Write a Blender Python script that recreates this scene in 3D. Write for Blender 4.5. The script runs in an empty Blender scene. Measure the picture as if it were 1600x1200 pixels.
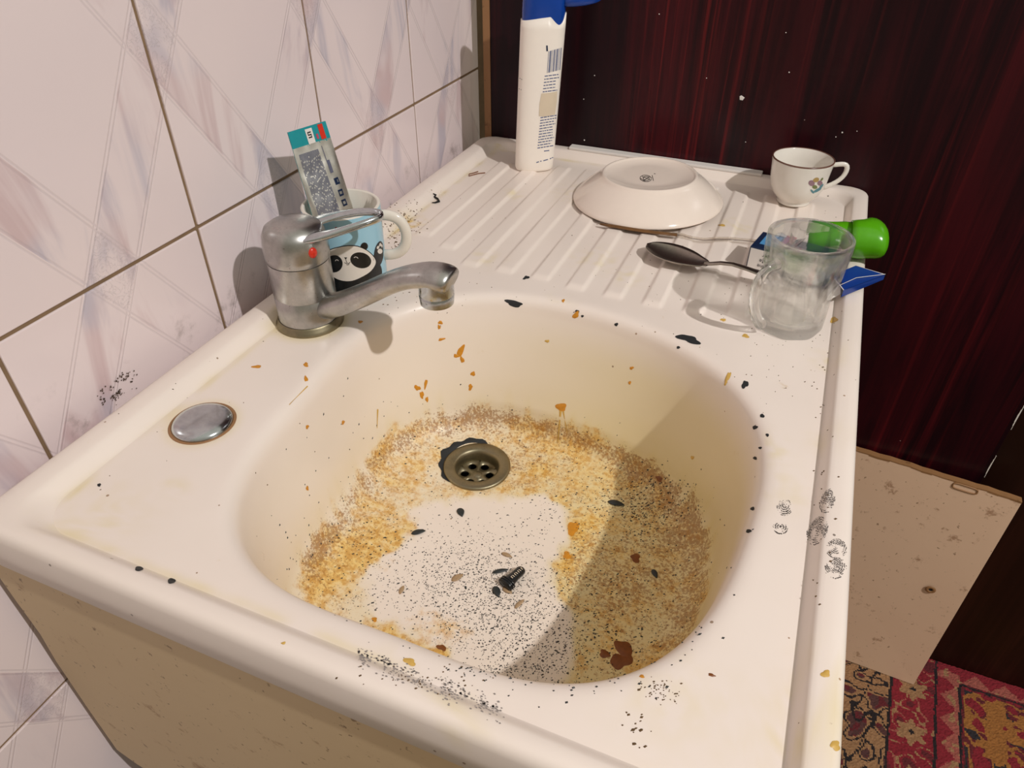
import bpy, bmesh, math, random
import numpy as np
from mathutils import Vector, Matrix, Euler, noise as mnoise
from mathutils.bvhtree import BVHTree

random.seed(7)
PI = math.pi
Z0 = .85                                   # height of the sink rim above the floor
sc = bpy.context.scene
C = sc.collection

# ------------------------------------------------------------------ camera, light, exposure
cam_d = bpy.data.cameras.new('camera'); cam = bpy.data.objects.new('camera', cam_d); C.objects.link(cam)
FPX = 1123.88
cam.location = (.43713, -.15094, .34273 + Z0)
cam.rotation_euler = (math.radians(52.652), math.radians(-.135), math.radians(22.475))
cam_d.sensor_width = 36; cam_d.lens = FPX / 1600 * 36; cam_d.clip_start = .01
sc.camera = cam
sc.view_settings.view_transform = 'Standard'; sc.view_settings.look = 'None'
sc.view_settings.gamma = 1; sc.view_settings.use_curve_mapping = False
sc.view_settings.exposure = 0
world = bpy.data.worlds.new('room_light'); sc.world = world; world.use_nodes = True
wn = world.node_tree.nodes; wl = world.node_tree.links
bg = wn['Background']; bg.inputs[1].default_value = .56
tc = wn.new('ShaderNodeTexCoord'); sep = wn.new('ShaderNodeSeparateXYZ'); wl.new(tc.outputs['Generated'], sep.inputs[0])
rp = wn.new('ShaderNodeValToRGB'); wl.new(sep.outputs[2], rp.inputs[0]); wl.new(rp.outputs[0], bg.inputs[0])
rp.color_ramp.elements[0].position = .0; rp.color_ramp.elements[0].color = (.42, .38, .28, 1)
rp.color_ramp.elements[1].position = .9; rp.color_ramp.elements[1].color = (1.0, .965, .83, 1)
ld = bpy.data.lights.new('ceiling_bulb', 'POINT'); ld.energy = 131; ld.color = (1, .975, .965); ld.shadow_soft_size = .025
bulb = bpy.data.objects.new('ceiling_bulb', ld); C.objects.link(bulb); bulb.location = (1.8, -.25, 1.6 + Z0)

# ------------------------------------------------------------------ helpers
# survey point: turns measured picture positions into fixed places on the real surfaces
CAMROT = Euler((math.radians(52.652), math.radians(-.135), math.radians(22.475))).to_matrix()
CAMLOC = Vector((.43713, -.15094, .34273 + Z0))
def ray(px, py): return (CAMROT @ Vector(((px - 800) / FPX, -(py - 600) / FPX, -1))).normalized()
def on_z(px, py, z): d = ray(px, py); return CAMLOC + d * ((z + Z0 - CAMLOC.z) / d.z)
def on_y(px, py, y): d = ray(px, py); return CAMLOC + d * ((y - CAMLOC.y) / d.y)
def V(x, y, z): return Vector((x, y, z + Z0))

class MB:
    def __init__(s): s.v = []; s.f = []; s.mi = []
    def add(s, vs, fs, m=0):
        b = len(s.v); s.v += [Vector(v) for v in vs]
        s.f += [tuple(b + i for i in f) for f in fs]; s.mi += [m] * len(fs)
    def rings(s, rs, closed=True, cap0=False, cap1=False, m=0):
        n = len(rs[0]); vs = [p for r in rs for p in r]; fs = []
        for k in range(len(rs) - 1):
            for i in range(n if closed else n - 1):
                j = (i + 1) % n
                fs.append((k*n+i, k*n+j, (k+1)*n+j, (k+1)*n+i))
        if cap0: fs.append(tuple(reversed(range(n))))
        if cap1: fs.append(tuple((len(rs)-1)*n + i for i in range(n)))
        s.add(vs, fs, m)
    def lathe(s, prof, c, n=48, cap0=False, cap1=False, sx=1, sy=1, m=0):
        s.rings([[Vector((c[0] + r*sx*math.cos(2*PI*i/n), c[1] + r*sy*math.sin(2*PI*i/n), c[2] + z)) for i in range(n)] for r, z in prof], True, cap0, cap1, m)
    def tube(s, path, rad, n=16, caps=True, flat=1.0, up=Vector((0, 0, 1)), closed=False, m=0):
        path = [Vector(p) for p in path]; L = len(path); rs = []
        for k, p in enumerate(path):
            a = path[(k-1) % L] if (k > 0 or closed) else p; b = path[(k+1) % L] if (k < L-1 or closed) else p
            t = (b - a).normalized(); sd = t.cross(up)
            if sd.length < 1e-4: sd = Vector((1, 0, 0))
            sd.normalize(); u = sd.cross(t).normalized()
            r = rad[k] if isinstance(rad, (list, tuple)) else rad
            ra, rb = r if isinstance(r, tuple) else (r, r * flat)
            rs.append([p + sd*ra*math.cos(2*PI*i/n) + u*rb*math.sin(2*PI*i/n) for i in range(n)])
        if closed: rs.append(rs[0])
        s.rings(rs, True, caps and not closed, caps and not closed, m)
    def box(s, lo, hi, M=None, m=0):
        x0, y0, z0 = lo; x1, y1, z1 = hi
        vs = [Vector(p) for p in ((x0,y0,z0),(x1,y0,z0),(x1,y1,z0),(x0,y1,z0),(x0,y0,z1),(x1,y0,z1),(x1,y1,z1),(x0,y1,z1))]
        if M: vs = [M @ v for v in vs]
        s.add(vs, [(3,2,1,0),(4,5,6,7),(0,1,5,4),(1,2,6,5),(2,3,7,6),(3,0,4,7)], m)

def build(name, mb, mats, parent=None, smooth=True, bevel=0, sub=0, fixn=True, label=None, kind=None, angle=None):
    me = bpy.data.meshes.new(name)
    off = Vector(parent['_o']) if parent is not None and '_o' in parent else Vector((0, 0, 0))
    me.from_pydata([v - off for v in mb.v], [], mb.f)
    if not isinstance(mats, (list, tuple)): mats = [mats]
    for m in mats: me.materials.append(m)
    me.polygons.foreach_set('material_index', mb.mi)
    if fixn:
        bm = bmesh.new(); bm.from_mesh(me)
        bmesh.ops.remove_doubles(bm, verts=bm.verts, dist=1e-6)
        bmesh.ops.recalc_face_normals(bm, faces=bm.faces); bm.to_mesh(me); bm.free()
    me.polygons.foreach_set('use_smooth', [smooth] * len(me.polygons)); me.update()
    if smooth and angle: me.set_sharp_from_angle(angle=math.radians(angle))
    o = bpy.data.objects.new(name, me); C.objects.link(o)
    if parent is not None: o.parent = parent
    if bevel:
        b = o.modifiers.new('bevel', 'BEVEL'); b.width = bevel; b.segments = 2; b.limit_method = 'ANGLE'
    if sub:
        m = o.modifiers.new('sub', 'SUBSURF'); m.levels = sub; m.render_levels = sub
    if label: o['label'] = label
    if kind: o['kind'] = kind
    return o
def part_of(o, p):                          # parent under a mesh part (all part meshes share their thing's origin)
    o.parent = p; return o
def thing(name, label, cat, loc, group=None):
    o = bpy.data.objects.new(name, None); C.objects.link(o); o.location = loc; o.empty_display_size = .02
    o['label'] = label; o['category'] = cat; o['_o'] = tuple(loc)
    if group: o['group'] = group
    return o
def tag(o, label, cat, group=None, kind=None):
    o['label'] = label; o['category'] = cat
    if group: o['group'] = group
    if kind: o['kind'] = kind
    return o

# ---- materials
def srgb(r, g, b):
    f = lambda c: (c/255/12.92) if c/255 <= .04045 else ((c/255+.055)/1.055)**2.4
    return (f(r), f(g), f(b), 1)
class NT:
    def __init__(s, name):
        s.m = bpy.data.materials.new(name); s.m.use_nodes = True; s.t = s.m.node_tree
        s.b = s.t.nodes['Principled BSDF']
    def n(s, t, **k):
        x = s.t.nodes.new(t)
        for a, v in k.items(): setattr(x, a, v)
        return x
    def l(s, a, b): s.t.links.new(a, b)
    def put(s, sock, v):
        if hasattr(v, 'is_output') or isinstance(v, bpy.types.NodeSocket): s.l(v, sock)
        else: sock.default_value = v
    def math(s, op, a, b=0, c=0, clamp=False):
        x = s.n('ShaderNodeMath', operation=op, use_clamp=clamp)
        for i, v in enumerate((a, b, c)): s.put(x.inputs[i], v)
        return x.outputs[0]
    def step(s, v, lo, hi):
        x = s.n('ShaderNodeMapRange', interpolation_type='SMOOTHSTEP')
        s.put(x.inputs[0], v); s.put(x.inputs[1], lo); s.put(x.inputs[2], hi); return x.outputs[0]
    def mix(s, f, a, b):
        x = s.n('ShaderNodeMix', data_type='RGBA'); s.put(x.inputs[0], f); s.put(x.inputs[6], a); s.put(x.inputs[7], b); return x.outputs[2]
    def pos(s): return s.n('ShaderNodeNewGeometry').outputs['Position']
    def scale(s, v, k, rot=None):
        x = s.n('ShaderNodeMapping'); s.l(v, x.inputs[0]); x.inputs[3].default_value = k
        if rot: x.inputs[2].default_value = rot
        return x.outputs[0]
    def noise(s, v, sc_, det=4, rough=.55, dist=0):
        x = s.n('ShaderNodeTexNoise'); s.put(x.inputs['Vector'], v); x.inputs['Scale'].default_value = sc_
        x.inputs['Detail'].default_value = det; x.inputs['Roughness'].default_value = rough; x.inputs['Distortion'].default_value = dist
        return x.outputs['Fac']
    def vor(s, v, sc_, feat='F1', out='Distance'):
        x = s.n('ShaderNodeTexVoronoi', feature=feat); s.put(x.inputs['Vector'], v); x.inputs['Scale'].default_value = sc_
        return x.outputs[out]
    def bump(s, h, st=.3, d=.001):
        x = s.n('ShaderNodeBump'); x.inputs['Strength'].default_value = st; x.inputs['Distance'].default_value = d
        s.l(h, x.inputs['Height']); s.l(x.outputs[0], s.b.inputs['Normal'])
    def base(s, c, rough=.4, metal=0):
        s.put(s.b.inputs['Base Color'], c); s.put(s.b.inputs['Roughness'], rough); s.put(s.b.inputs['Metallic'], metal)
def plain(name, col, rough=.4, metal=0, var=.08, dirt=None, bump=0, scale=120, coat=0):
    t = NT(name); p = t.pos(); n = t.noise(p, scale, 3)
    dark = tuple(c * (1 - var*2) for c in col[:3]) + (1,)
    c = t.mix(n, dark, col)
    if dirt:
        d = t.step(t.noise(p, 90, 6, .7), 1 - dirt[1], 1 - dirt[1] + .12)
        c = t.mix(d, c, dirt[0])
    t.base(c, rough, metal)
    if coat: t.b.inputs['Coat Weight'].default_value = coat
    if bump: t.bump(n, bump, .0006)
    return t.m

def enamel():
    t = NT('stained_white_enamel'); p = t.pos()
    a = t.n('ShaderNodeAttribute', attribute_name='stain'); s = t.n('ShaderNodeSeparateColor'); t.l(a.outputs['Color'], s.inputs[0])
    R, G, B = s.outputs
    clean = t.mix(t.noise(p, 9, 3), srgb(234, 220, 209), srgb(243, 231, 221))
    # faint yellow dried splashes everywhere
    fy = t.step(t.noise(p, 38, 7, .68), .655, .80)
    c = t.mix(t.math('MULTIPLY', fy, .55), clean, srgb(205, 175, 110))
    # soft yellowing, plus shade tone painted toward the bowl's right wall
    c = t.mix(a.outputs['Alpha'], c, srgb(224, 206, 146))
    n1 = t.noise(p, 34, 8, .62); n1b = t.noise(p, 170, 5, .7)
    mixn = t.math('ADD', t.math('MULTIPLY', n1, .6), t.math('MULTIPLY', n1b, .4))
    yf = t.step(t.math('ADD', R, t.math('MULTIPLY', t.math('SUBTRACT', mixn, .5), 2.6)), .42, 1.10)
    c = t.mix(t.math('MULTIPLY', yf, .88), c, t.mix(t.step(n1b, .4, .62), srgb(236, 200, 116), srgb(206, 150, 46)))
    # brown mottling and fine speckle
    n2 = t.noise(p, 420, 4, .7); n3 = t.noise(p, 60, 6, .7)
    bf = t.step(t.math('ADD', t.math('MULTIPLY', G, .36), t.math('MULTIPLY', t.math('ADD', n2, t.math('MULTIPLY', n3, .5)), 1)), .99, 1.17)
    c = t.mix(t.math('MULTIPLY', bf, .72), c, t.mix(n1b, srgb(112, 64, 22), srgb(176, 118, 50)))
    # black specks: cells with a random keep
    for scl, amt in ((420, .40), (900, .45)):
        vd = t.vor(p, scl); vc = t.vor(p, scl, out='Color'); s2 = t.n('ShaderNodeSeparateColor'); t.l(vc, s2.inputs[0])
        keep = t.math('LESS_THAN', s2.outputs[0], t.math('MULTIPLY', B, 1.0))
        spk = t.math('MULTIPLY', keep, t.math('LESS_THAN', vd, t.math('MULTIPLY', s2.outputs[1], amt)))
        c = t.mix(t.math('MULTIPLY', spk, .9), c, srgb(38, 34, 38))
    # sparse tiny specks on the whole top
    vd = t.vor(p, 120); vc = t.vor(p, 120, out='Color'); s2 = t.n('ShaderNodeSeparateColor'); t.l(vc, s2.inputs[0])
    spk = t.math('MULTIPLY', t.math('GREATER_THAN', s2.outputs[0], .91), t.math('LESS_THAN', vd, t.math('MULTIPLY', s2.outputs[1], .13)))
    c = t.mix(t.math('MULTIPLY', spk, .75), c, t.mix(s2.outputs[2], srgb(60, 45, 30), srgb(150, 105, 45)))
    t.base(c, t.math('ADD', .22, t.math('MULTIPLY', t.math('ADD', yf, t.noise(p, 30)), .22)))
    t.bump(t.math('ADD', t.noise(p, 14, 2), t.math('MULTIPLY', bf, .15)), .25, .002)
    t.b.inputs['Specular IOR Level'].default_value = .45
    return t.m

def tile_mat():
    t = NT('embossed_marbled_tile_glaze'); p = t.pos()
    s = t.n('ShaderNodeSeparateXYZ'); t.l(p, s.inputs[0]); y = s.outputs[1]; z = t.math('SUBTRACT', s.outputs[2], Z0)
    P = .189
    c1 = t.math('FLOORED_MODULO', t.math('SUBTRACT', y, t.math('MULTIPLY', z, 1/1.5)), P)
    c2 = t.math('FLOORED_MODULO', t.math('ADD', y, t.math('MULTIPLY', z, 1/1.5)), P)
    def band(c, a, b):
        ins = t.math('MULTIPLY', t.math('GREATER_THAN', c, a), t.math('LESS_THAN', c, b))
        ln = None
        for e in (a, b):
            for o in (-.0018, .0018):
                q = t.math('SUBTRACT', 1, t.step(t.math('ABSOLUTE', t.math('SUBTRACT', c, e + o)), .0003, .0012))
                ln = q if ln is None else t.math('MAXIMUM', ln, q)
        return ins, ln
    i1, l1 = band(c1, .097, .146); i2, l2 = band(c2, .019, .066)
    lines = t.math('MAXIMUM', t.math('MULTIPLY', l1, t.math('SUBTRACT', 1, i2)), t.math('MULTIPLY', l2, t.math('SUBTRACT', 1, i1)))
    lines = t.math('MAXIMUM', lines, t.math('MULTIPLY', t.math('MAXIMUM', l1, l2), .8))
    cross = t.math('MULTIPLY', i1, i2)
    sq = t.step(t.math('ABSOLUTE', t.math('SUBTRACT', t.noise(p, 110, 1, .5, 2.5), .5)), .05, .0)
    sq = t.math('MULTIPLY', sq, cross)
    # marble veins, stretched along each band
    sc1 = t.scale(p, (1, 17, 5), (math.radians(34), 0, 0)); sc2 = t.scale(p, (1, 17, 5), (math.radians(-34), 0, 0))
    def vein(v, w):
        n = t.noise(v, 1.0, 4, .6, 1.1); return t.math('MULTIPLY', t.step(n, .44, .66), w)
    v1 = vein(sc1, i1); v2 = vein(sc2, i2)
    vv = t.math('MAXIMUM', v1, v2)
    col = t.mix(t.noise(p, 5, 3), srgb(228, 212, 214), srgb(238, 222, 220))
    tint = t.mix(t.step(t.noise(p, 11, 2), .42, .58), srgb(172, 168, 186), srgb(196, 164, 166))
    col = t.mix(t.math('MULTIPLY', vv, .62), col, tint)
    col = t.mix(t.math('MULTIPLY', lines, .2), col, srgb(170, 155, 160))
    col = t.mix(t.math('MULTIPLY', sq, .28), col, srgb(178, 165, 168))
    # grime spots and the sooty dirt just above the sink
    low = t.math('MULTIPLY', t.step(z, .055, -.015), t.math('GREATER_THAN', z, -.07))
    d = t.step(t.math('ADD', t.noise(p, 26, 6, .7), t.math('MULTIPLY', low, .10)), .62, .86)
    col = t.mix(t.math('MULTIPLY', t.math('MULTIPLY', d, low), .6), col, srgb(105, 88, 78))
    vd = t.vor(p, 75); s2 = t.n('ShaderNodeSeparateColor'); t.l(t.vor(p, 75, out='Color'), s2.inputs[0])
    spk = t.math('MULTIPLY', t.math('GREATER_THAN', s2.outputs[0], .9), t.math('LESS_THAN', vd, t.math('MULTIPLY', s2.outputs[1], .12)))
    col = t.mix(t.math('MULTIPLY', spk, .6), col, srgb(110, 88, 70))
    t.base(col, .22)
    t.bump(t.math('SUBTRACT', t.math('MULTIPLY', sq, .3), t.math('MULTIPLY', lines, .5)), .35, .0012)
    return t.m

def wood(name, dark, mid, light, rough=.3, k=1.0):
    t = NT(name); p = t.pos()
    v = t.scale(p, (28*k, 28*k, 1.6))
    n = t.noise(v, 1.0, 6, .65, .8); n2 = t.noise(t.scale(p, (120*k, 120*k, 2)), 1, 4, .6, .5); big = t.noise(t.scale(p, (5, 5, .9)), 1, 2)
    c = t.mix(t.step(n, .36, .68), dark, mid)
    c = t.mix(t.math('MULTIPLY', t.math('MULTIPLY', t.step(n2, .48, .74), .8), t.step(big, .35, .7)), c, light)
    c = t.mix(t.math('MULTIPLY', t.step(big, .58, .38), .7), c, dark)
    vd = t.vor(p, 42); s2 = t.n('ShaderNodeSeparateColor'); t.l(t.vor(p, 42, out='Color'), s2.inputs[0])
    spk = t.math('MULTIPLY', t.math('GREATER_THAN', s2.outputs[0], .86), t.math('LESS_THAN', vd, t.math('MULTIPLY', s2.outputs[1], .055)))
    c = t.mix(t.math('MULTIPLY', spk, .55), c, srgb(190, 170, 160))
    t.base(c, rough); t.bump(n2, .12, .0005); t.b.inputs['Specular IOR Level'].default_value = .22
    return t.m

def board_mat(name, a, b, dirtc):
    t = NT(name); p = t.pos()
    c = t.mix(t.noise(p, 7, 4), a, b)
    d = t.step(t.noise(t.scale(p, (1, 1, 1)), 42, 7, .72), .585, .70)
    c = t.mix(t.math('MULTIPLY', d, .65), c, dirtc)
    d2 = t.step(t.noise(p, 150, 4, .6), .66, .70); c = t.mix(t.math('MULTIPLY', d2, .7), c, srgb(110, 78, 48))
    t.base(c, .5); t.bump(t.noise(p, 50, 5), .25, .001); return t.m

def metal(name, col, rough, dull=.25, spots=.0):
    t = NT(name); p = t.pos(); n = t.noise(p, 55, 6, .7)
    c = t.mix(t.step(n, .35, .75), col, tuple(x * .72 for x in col[:3]) + (1,))
    fleck = t.step(t.noise(p, 300, 3, .6), .66, .74); c = t.mix(t.math('MULTIPLY', fleck, spots), c, srgb(95, 75, 55))
    t.base(c, t.math('ADD', rough, t.math('MULTIPLY', n, dull)), 1)
    t.bump(t.noise(p, 45, 3), .12, .001)
    return t.m
def glass_mat(name, tint=(.985, .99, .985, 1), clear=.6, rough=.02):
    t = NT(name); o = t.t.nodes['Material Output']; t.t.nodes.remove(t.b)
    g = t.n('ShaderNodeBsdfGlass'); g.inputs['Color'].default_value = tint; g.inputs['Roughness'].default_value = rough; g.inputs['IOR'].default_value = 1.45
    tr = t.n('ShaderNodeBsdfTransparent'); tr.inputs['Color'].default_value = tint
    nz = t.noise(t.pos(), 60, 2); bp = t.n('ShaderNodeBump'); bp.inputs['Strength'].default_value = .08; bp.inputs['Distance'].default_value = .001; t.l(nz, bp.inputs['Height']); t.l(bp.outputs[0], g.inputs['Normal'])
    m = t.n('ShaderNodeMixShader'); m.inputs[0].default_value = clear; t.l(g.outputs[0], m.inputs[1]); t.l(tr.outputs[0], m.inputs[2])
    t.l(m.outputs[0], o.inputs[0]); return t.m

M = dict(
 enamel=enamel(), tile=tile_mat(),
 grout=plain('brown_stained_grout', srgb(150, 122, 92), .9, var=.25, scale=60),
 redwood=wood('dark_cherry_wood_veneer', srgb(24, 6, 12), srgb(66, 12, 20), srgb(116, 26, 28)),
 brownwood=wood('dark_brown_wood_veneer', srgb(30, 14, 8), srgb(46, 22, 14), srgb(70, 36, 24), .35),
 raw=board_mat('raw_chipboard_edge', srgb(138, 98, 62), srgb(160, 118, 78), srgb(84, 52, 28)),
 cream=board_mat('cream_painted_hardboard', srgb(205, 178, 138), srgb(214, 188, 148), srgb(150, 108, 64)),
 pinkboard=board_mat('pinkish_beige_painted_board', srgb(224, 188, 158), srgb(232, 198, 168), srgb(140, 96, 62)),
 chrome=metal('limescaled_chrome', (.50, .49, .47, 1), .17, .28, .5),
 chrome2=metal('polished_chrome', (.56, .59, .61, 1), .10, .15, .1),
 brass=metal('tarnished_drain_steel', (.30, .26, .17, 1), .28, .3, .7),
 spoon=metal('worn_spoon_steel', (.42, .37, .32, 1), .25, .15, .4),
 black=plain('bare_black_iron', srgb(34, 36, 38), .75, bump=.4),
 dark=plain('dark_void_metal', srgb(20, 17, 14), .8),
 orange=plain('dried_orange_food', srgb(226, 152, 42), .35, var=.2, bump=.3, scale=400),
 ochre=plain('dried_ochre_food', srgb(222, 180, 92), .45, var=.15, scale=400),
 brown=plain('dried_brown_food', srgb(140, 78, 24), .4, var=.25, scale=400),
 soot=plain('grey_soot_smudge', srgb(120, 112, 108), .8, var=.2),
 crumb=plain('brown_crumbs', srgb(112, 84, 48), .8, var=.3), soot2=plain('pale_soot_smudge', srgb(158, 148, 142), .85, var=.2),
 brownspeck=plain('dark_mould', srgb(92, 74, 62), .9),
 seed=plain('black_sunflower_husk', srgb(48, 52, 52), .5, var=.3, scale=500),
 husk=plain('pale_husk_inside', srgb(190, 158, 120), .6, var=.25, scale=500),
 mugwhite=plain('white_mug_glaze', srgb(232, 224, 212), .15, var=.02),
 mugblue=plain('light_blue_mug_glaze', srgb(158, 203, 222), .15, var=.02),
 ink=plain('black_print', srgb(22, 25, 28), .25), inkw=plain('white_print', srgb(228, 220, 210), .25, var=.02),
 red=plain('red_plastic_dot', srgb(215, 50, 30), .3),
 green=plain('glossy_lime_green_plastic', srgb(84, 166, 14), .2, var=.05),
 bluecap=plain('translucent_blue_plastic', srgb(12, 66, 160), .18, var=.15, scale=60),
 bottle=plain('off_white_plastic', srgb(250, 241, 230), .35, var=.02),
 print=plain('slate_blue_print', srgb(96, 108, 145), .5), print2=plain('grey_blue_print', srgb(96, 98, 118), .5), navy=plain('navy_card', srgb(18, 38, 70), .35), blue=plain('blue_card', srgb(22, 62, 148), .3, var=.12, scale=40),
 cyan=plain('light_blue_print', srgb(80, 150, 205), .4), pink=plain('pink_print', srgb(190, 70, 100), .4),
 card=plain('white_card', srgb(226, 220, 214), .6, var=.02), label=plain('cream_sticker', srgb(222, 205, 180), .5, var=.03),
 teal=plain('teal_foil_print', srgb(30, 150, 158), .3, var=.1), foil=metal('crumpled_silver_foil', (.74, .72, .66, 1), .3, .25, .05),
 porcelain=plain('ivory_porcelain', srgb(240, 225, 212), .13, var=.02, dirt=(srgb(215, 185, 130), .28)),
 cup=plain('greyish_white_porcelain', srgb(232, 226, 216), .13, var=.03, scale=30),
 cuprim=plain('brown_gilt_line', srgb(110, 74, 60), .3),
 glass=glass_mat('thick_clear_glass', clear=.56), glass2=glass_mat('thick_clear_glass_handle', clear=.22), clearplastic=glass_mat('clear_plastic', (.97, .95, .92, 1), .45, .12),
 stickbrown=plain('brown_stained_stick', srgb(130, 88, 44), .5, var=.3),
 floor=wood('brown_floorboards', srgb(50, 30, 20), srgb(80, 50, 32), srgb(100, 66, 44)),
 petal1=plain('mauve_print', srgb(150, 118, 128), .3), petal2=plain('blue_green_print', srgb(90, 140, 150), .3), petal3=plain('leaf_print', srgb(120, 128, 80), .3), gold=plain('dull_gold_print', srgb(180, 150, 90), .3),
)

# ------------------------------------------------------------------ setting
def struct(name, mb, mat, **k):
    o = build(name, mb, mat, **k); o['kind'] = 'structure'; return o
mb = MB(); mb.box((-.3, -1.6, -.05), (2.2, 1.6, 0)); struct('floor', mb, M['floor'], smooth=False)
WX = -.02
mb = MB(); mb.box((-.14, -1.3, 0), (WX - .0016, 1.0, 2.3)); wall = struct('wall_left', mb, M['grout'], smooth=False)
tile_me = None
yj = [.0765 + .189*k for k in range(-6, 5)]; zj = [Z0 + .080 + .287*k for k in range(-4, 5)]
for a in range(len(yj) - 1):
    for b in range(len(zj) - 1):
        if zj[b] < 0: z0t = 0
        g = .0016; w = yj[a+1] - yj[a] - 2*g; h = zj[b+1] - zj[b] - 2*g
        if tile_me is None:
            mb = MB(); mb.box((-.008, 0, 0), (0, w, h)); to = build('tile', mb, M['tile'], smooth=False, bevel=.0009); tile_me = to.data
        else:
            to = bpy.data.objects.new('tile', tile_me); C.objects.link(to)
            bb = to.modifiers.new('bevel', 'BEVEL'); bb.width = .0009; bb.segments = 2
        to.location = (WX + random.uniform(-.0003, .0003), yj[a] + g, zj[b] + g); to.parent = wall
# dark cherry panel at the far end with its raw edge, and the browner wood next to it
mb = MB(); mb.box((.0125, .80, .0), (.785, .816, 2.2)); pn = struct('wall_back', mb, M['redwood'], smooth=False, bevel=.001)
mb = MB(); mb.box((.0025, .7995, .0), (.0125, .816, 2.2)); build('raw_edge', mb, M['raw'], parent=pn, smooth=False, label='raw brown chipboard edge strip')
mb = MB()
for k in range(46):
    z = .40 + k*.007; w_ = .0035*max(0, mnoise.noise(Vector((z*22, 1, 1))) + .05); 
    if w_ > .0003: mb.box((.7852 - w_, .7990, z), (.7853, .8002, z + .0071))
build('chipped_edge', mb, M['card'], parent=pn, smooth=False, label='pale chipped edge')
for px, py, q_ in ((1159, 153, 4.2), (1316, 207, 2.4), (913, 219, 2.4), (912, 155, 1.6), (1306, 214, 1.6), (1030, 22, 1.8), (929, 118, 1.8), (1228, 51, 1.5), (1233, 113, 2), (1104, 122, 1.5), (1339, 205, 1.4), (1165, 222, 1.5)):
    c = on_y(px, py, .7996); mb = MB(); w_ = q_/(1250 if q_ > 4 else 2300)
    mb.rings([[c + Vector((w_*e*math.cos(a_), -o_, w_*e*math.sin(a_)*.9)) for a_ in (.2, 1.9, 2.6, 4.1, 5.2)] for e, o_ in ((1, -.0005), (1, .0002), (.7, .0004))], True, False, True)
    build('paint_fleck', mb, M['card'], parent=pn, smooth=False)
mb = MB(); mb.box((.775, .818, 0), (2.2, .84, 2.2)); struct('wall_right', mb, M['brownwood'], smooth=False)

# rug: woven knots, one face per knot, colour carried per face
def rug_colour(x, y):
    x = x + (.80 - y) * .06
    c = dict(beige=(158,118,82), black=(34,26,28), red=(134,30,42), pink=(160,86,74), dred=(100,32,38), ochre=(158,102,48), plum=(86,52,50), navy=(46,40,44))
    n = mnoise.noise(Vector((x*90, y*90, 3))); n2 = mnoise.noise(Vector((x*38, y*38, 9)))
    L = lambda v, a, w=.0022: abs(v - a) < w
    jit = n * .0016
    if L(x + jit, .797): return c['black']
    if x < .797:                                          # beige band with curling black and plum leaves
        u = math.sin((y*62) + math.sin(x*120)*1.4) * .018 + .757
        d = abs(x - u + n*.004)
        if d < .0035 or (abs(n2) < .06): return c['black']
        if n2 > .22: return c['plum'] if n < .1 else c['dred']
        return c['beige']
    if L(x + jit, .868): return c['black']
    if x < .868:                                          # red band with beige rosettes
        q = (y - .02) % .085 - .0425; r = math.hypot(x - .832, q); r *= 1 + .25*math.cos(6*math.atan2(q, x - .832))
        if r < .004: return c['black']
        if r < .019: return c['beige']
        if abs(n2) < .05: return c['pink'] if n > 0 else c['beige']
        return c['red'] if n2 < .3 else c['dred']
    if L(x + jit, .906) and y < .783: return c['black']
    if x < .906 or y > .786:                              # zigzag border turning the corner
        t = y if x < .906 and y < .786 + (x - .868) else x
        w = (x - .872) if x < .906 and y < .786 else (.814 - y)
        zig = abs(((t*22) % 1) - .5) * .044 + .004 + jit*2
        return c['red'] if w < zig else c['pink'] if n < .2 else c['beige']
    if L(y + jit, .782): return c['black']
    d = min(x - .906, .782 - y)
    if d < .006: return c['dred'] if n > -.1 else c['red']
    v = abs(n2*1.0 + .5*mnoise.noise(Vector((x*70, y*70, 1))))
    q = math.hypot(x - .96, y - .715); s = math.cos(4*math.atan2(y - .715, x - .96))
    if q < .042 + .022*s and v > .06: return c['ochre'] if n2 < .25 else c['red']
    if v < .12: return c['ochre']
    return c['navy'] if n2 < -.12 else (c['dred'] if n2 < .18 else c['red'])
kn = .0026; NX = 300; NY = 190; rx0, ry0 = .56, .817 - NY*kn
mb = MB(); cols = []
vs = []
for j in range(NY + 1):
    for i in range(NX + 1):
        vs.append((rx0 + i*kn + random.uniform(-.0004, .0004), ry0 + j*kn + random.uniform(-.0004, .0004), .009 + random.uniform(-.0007, .0007)))
fs = []
for j in range(NY):
    for i in range(NX):
        fs.append((j*(NX+1)+i, j*(NX+1)+i+1, (j+1)*(NX+1)+i+1, (j+1)*(NX+1)+i))
        r = rug_colour(rx0 + (i+.5)*kn, ry0 + (j+.5)*kn); k = random.uniform(.82, 1.12)
        cols.append([v*k for v in srgb(*r)[:3]] + [1])
mb.add(vs, fs); nf = len(fs)
mb.box((rx0, ry0, .001), (rx0 + NX*kn, ry0 + NY*kn, .0078)); cols += [list(srgb(120, 70, 60))]*6
t = NT('woven_wool_rug'); a = t.n('ShaderNodeAttribute', attribute_name='knot'); t.base(a.outputs['Color'], .95); t.bump(t.noise(t.pos(), 700, 2), .6, .002)
rug = build('rug', mb, t.m, smooth=False, fixn=False)
ca = rug.data.color_attributes.new('knot', 'FLOAT_COLOR', 'CORNER')
arr = np.repeat(np.array(cols, dtype=np.float32), 4, axis=0); ca.data.foreach_set('color', arr.ravel())
tag(rug, 'red and beige oriental rug with black outlined border on the floor', 'rug')

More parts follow.
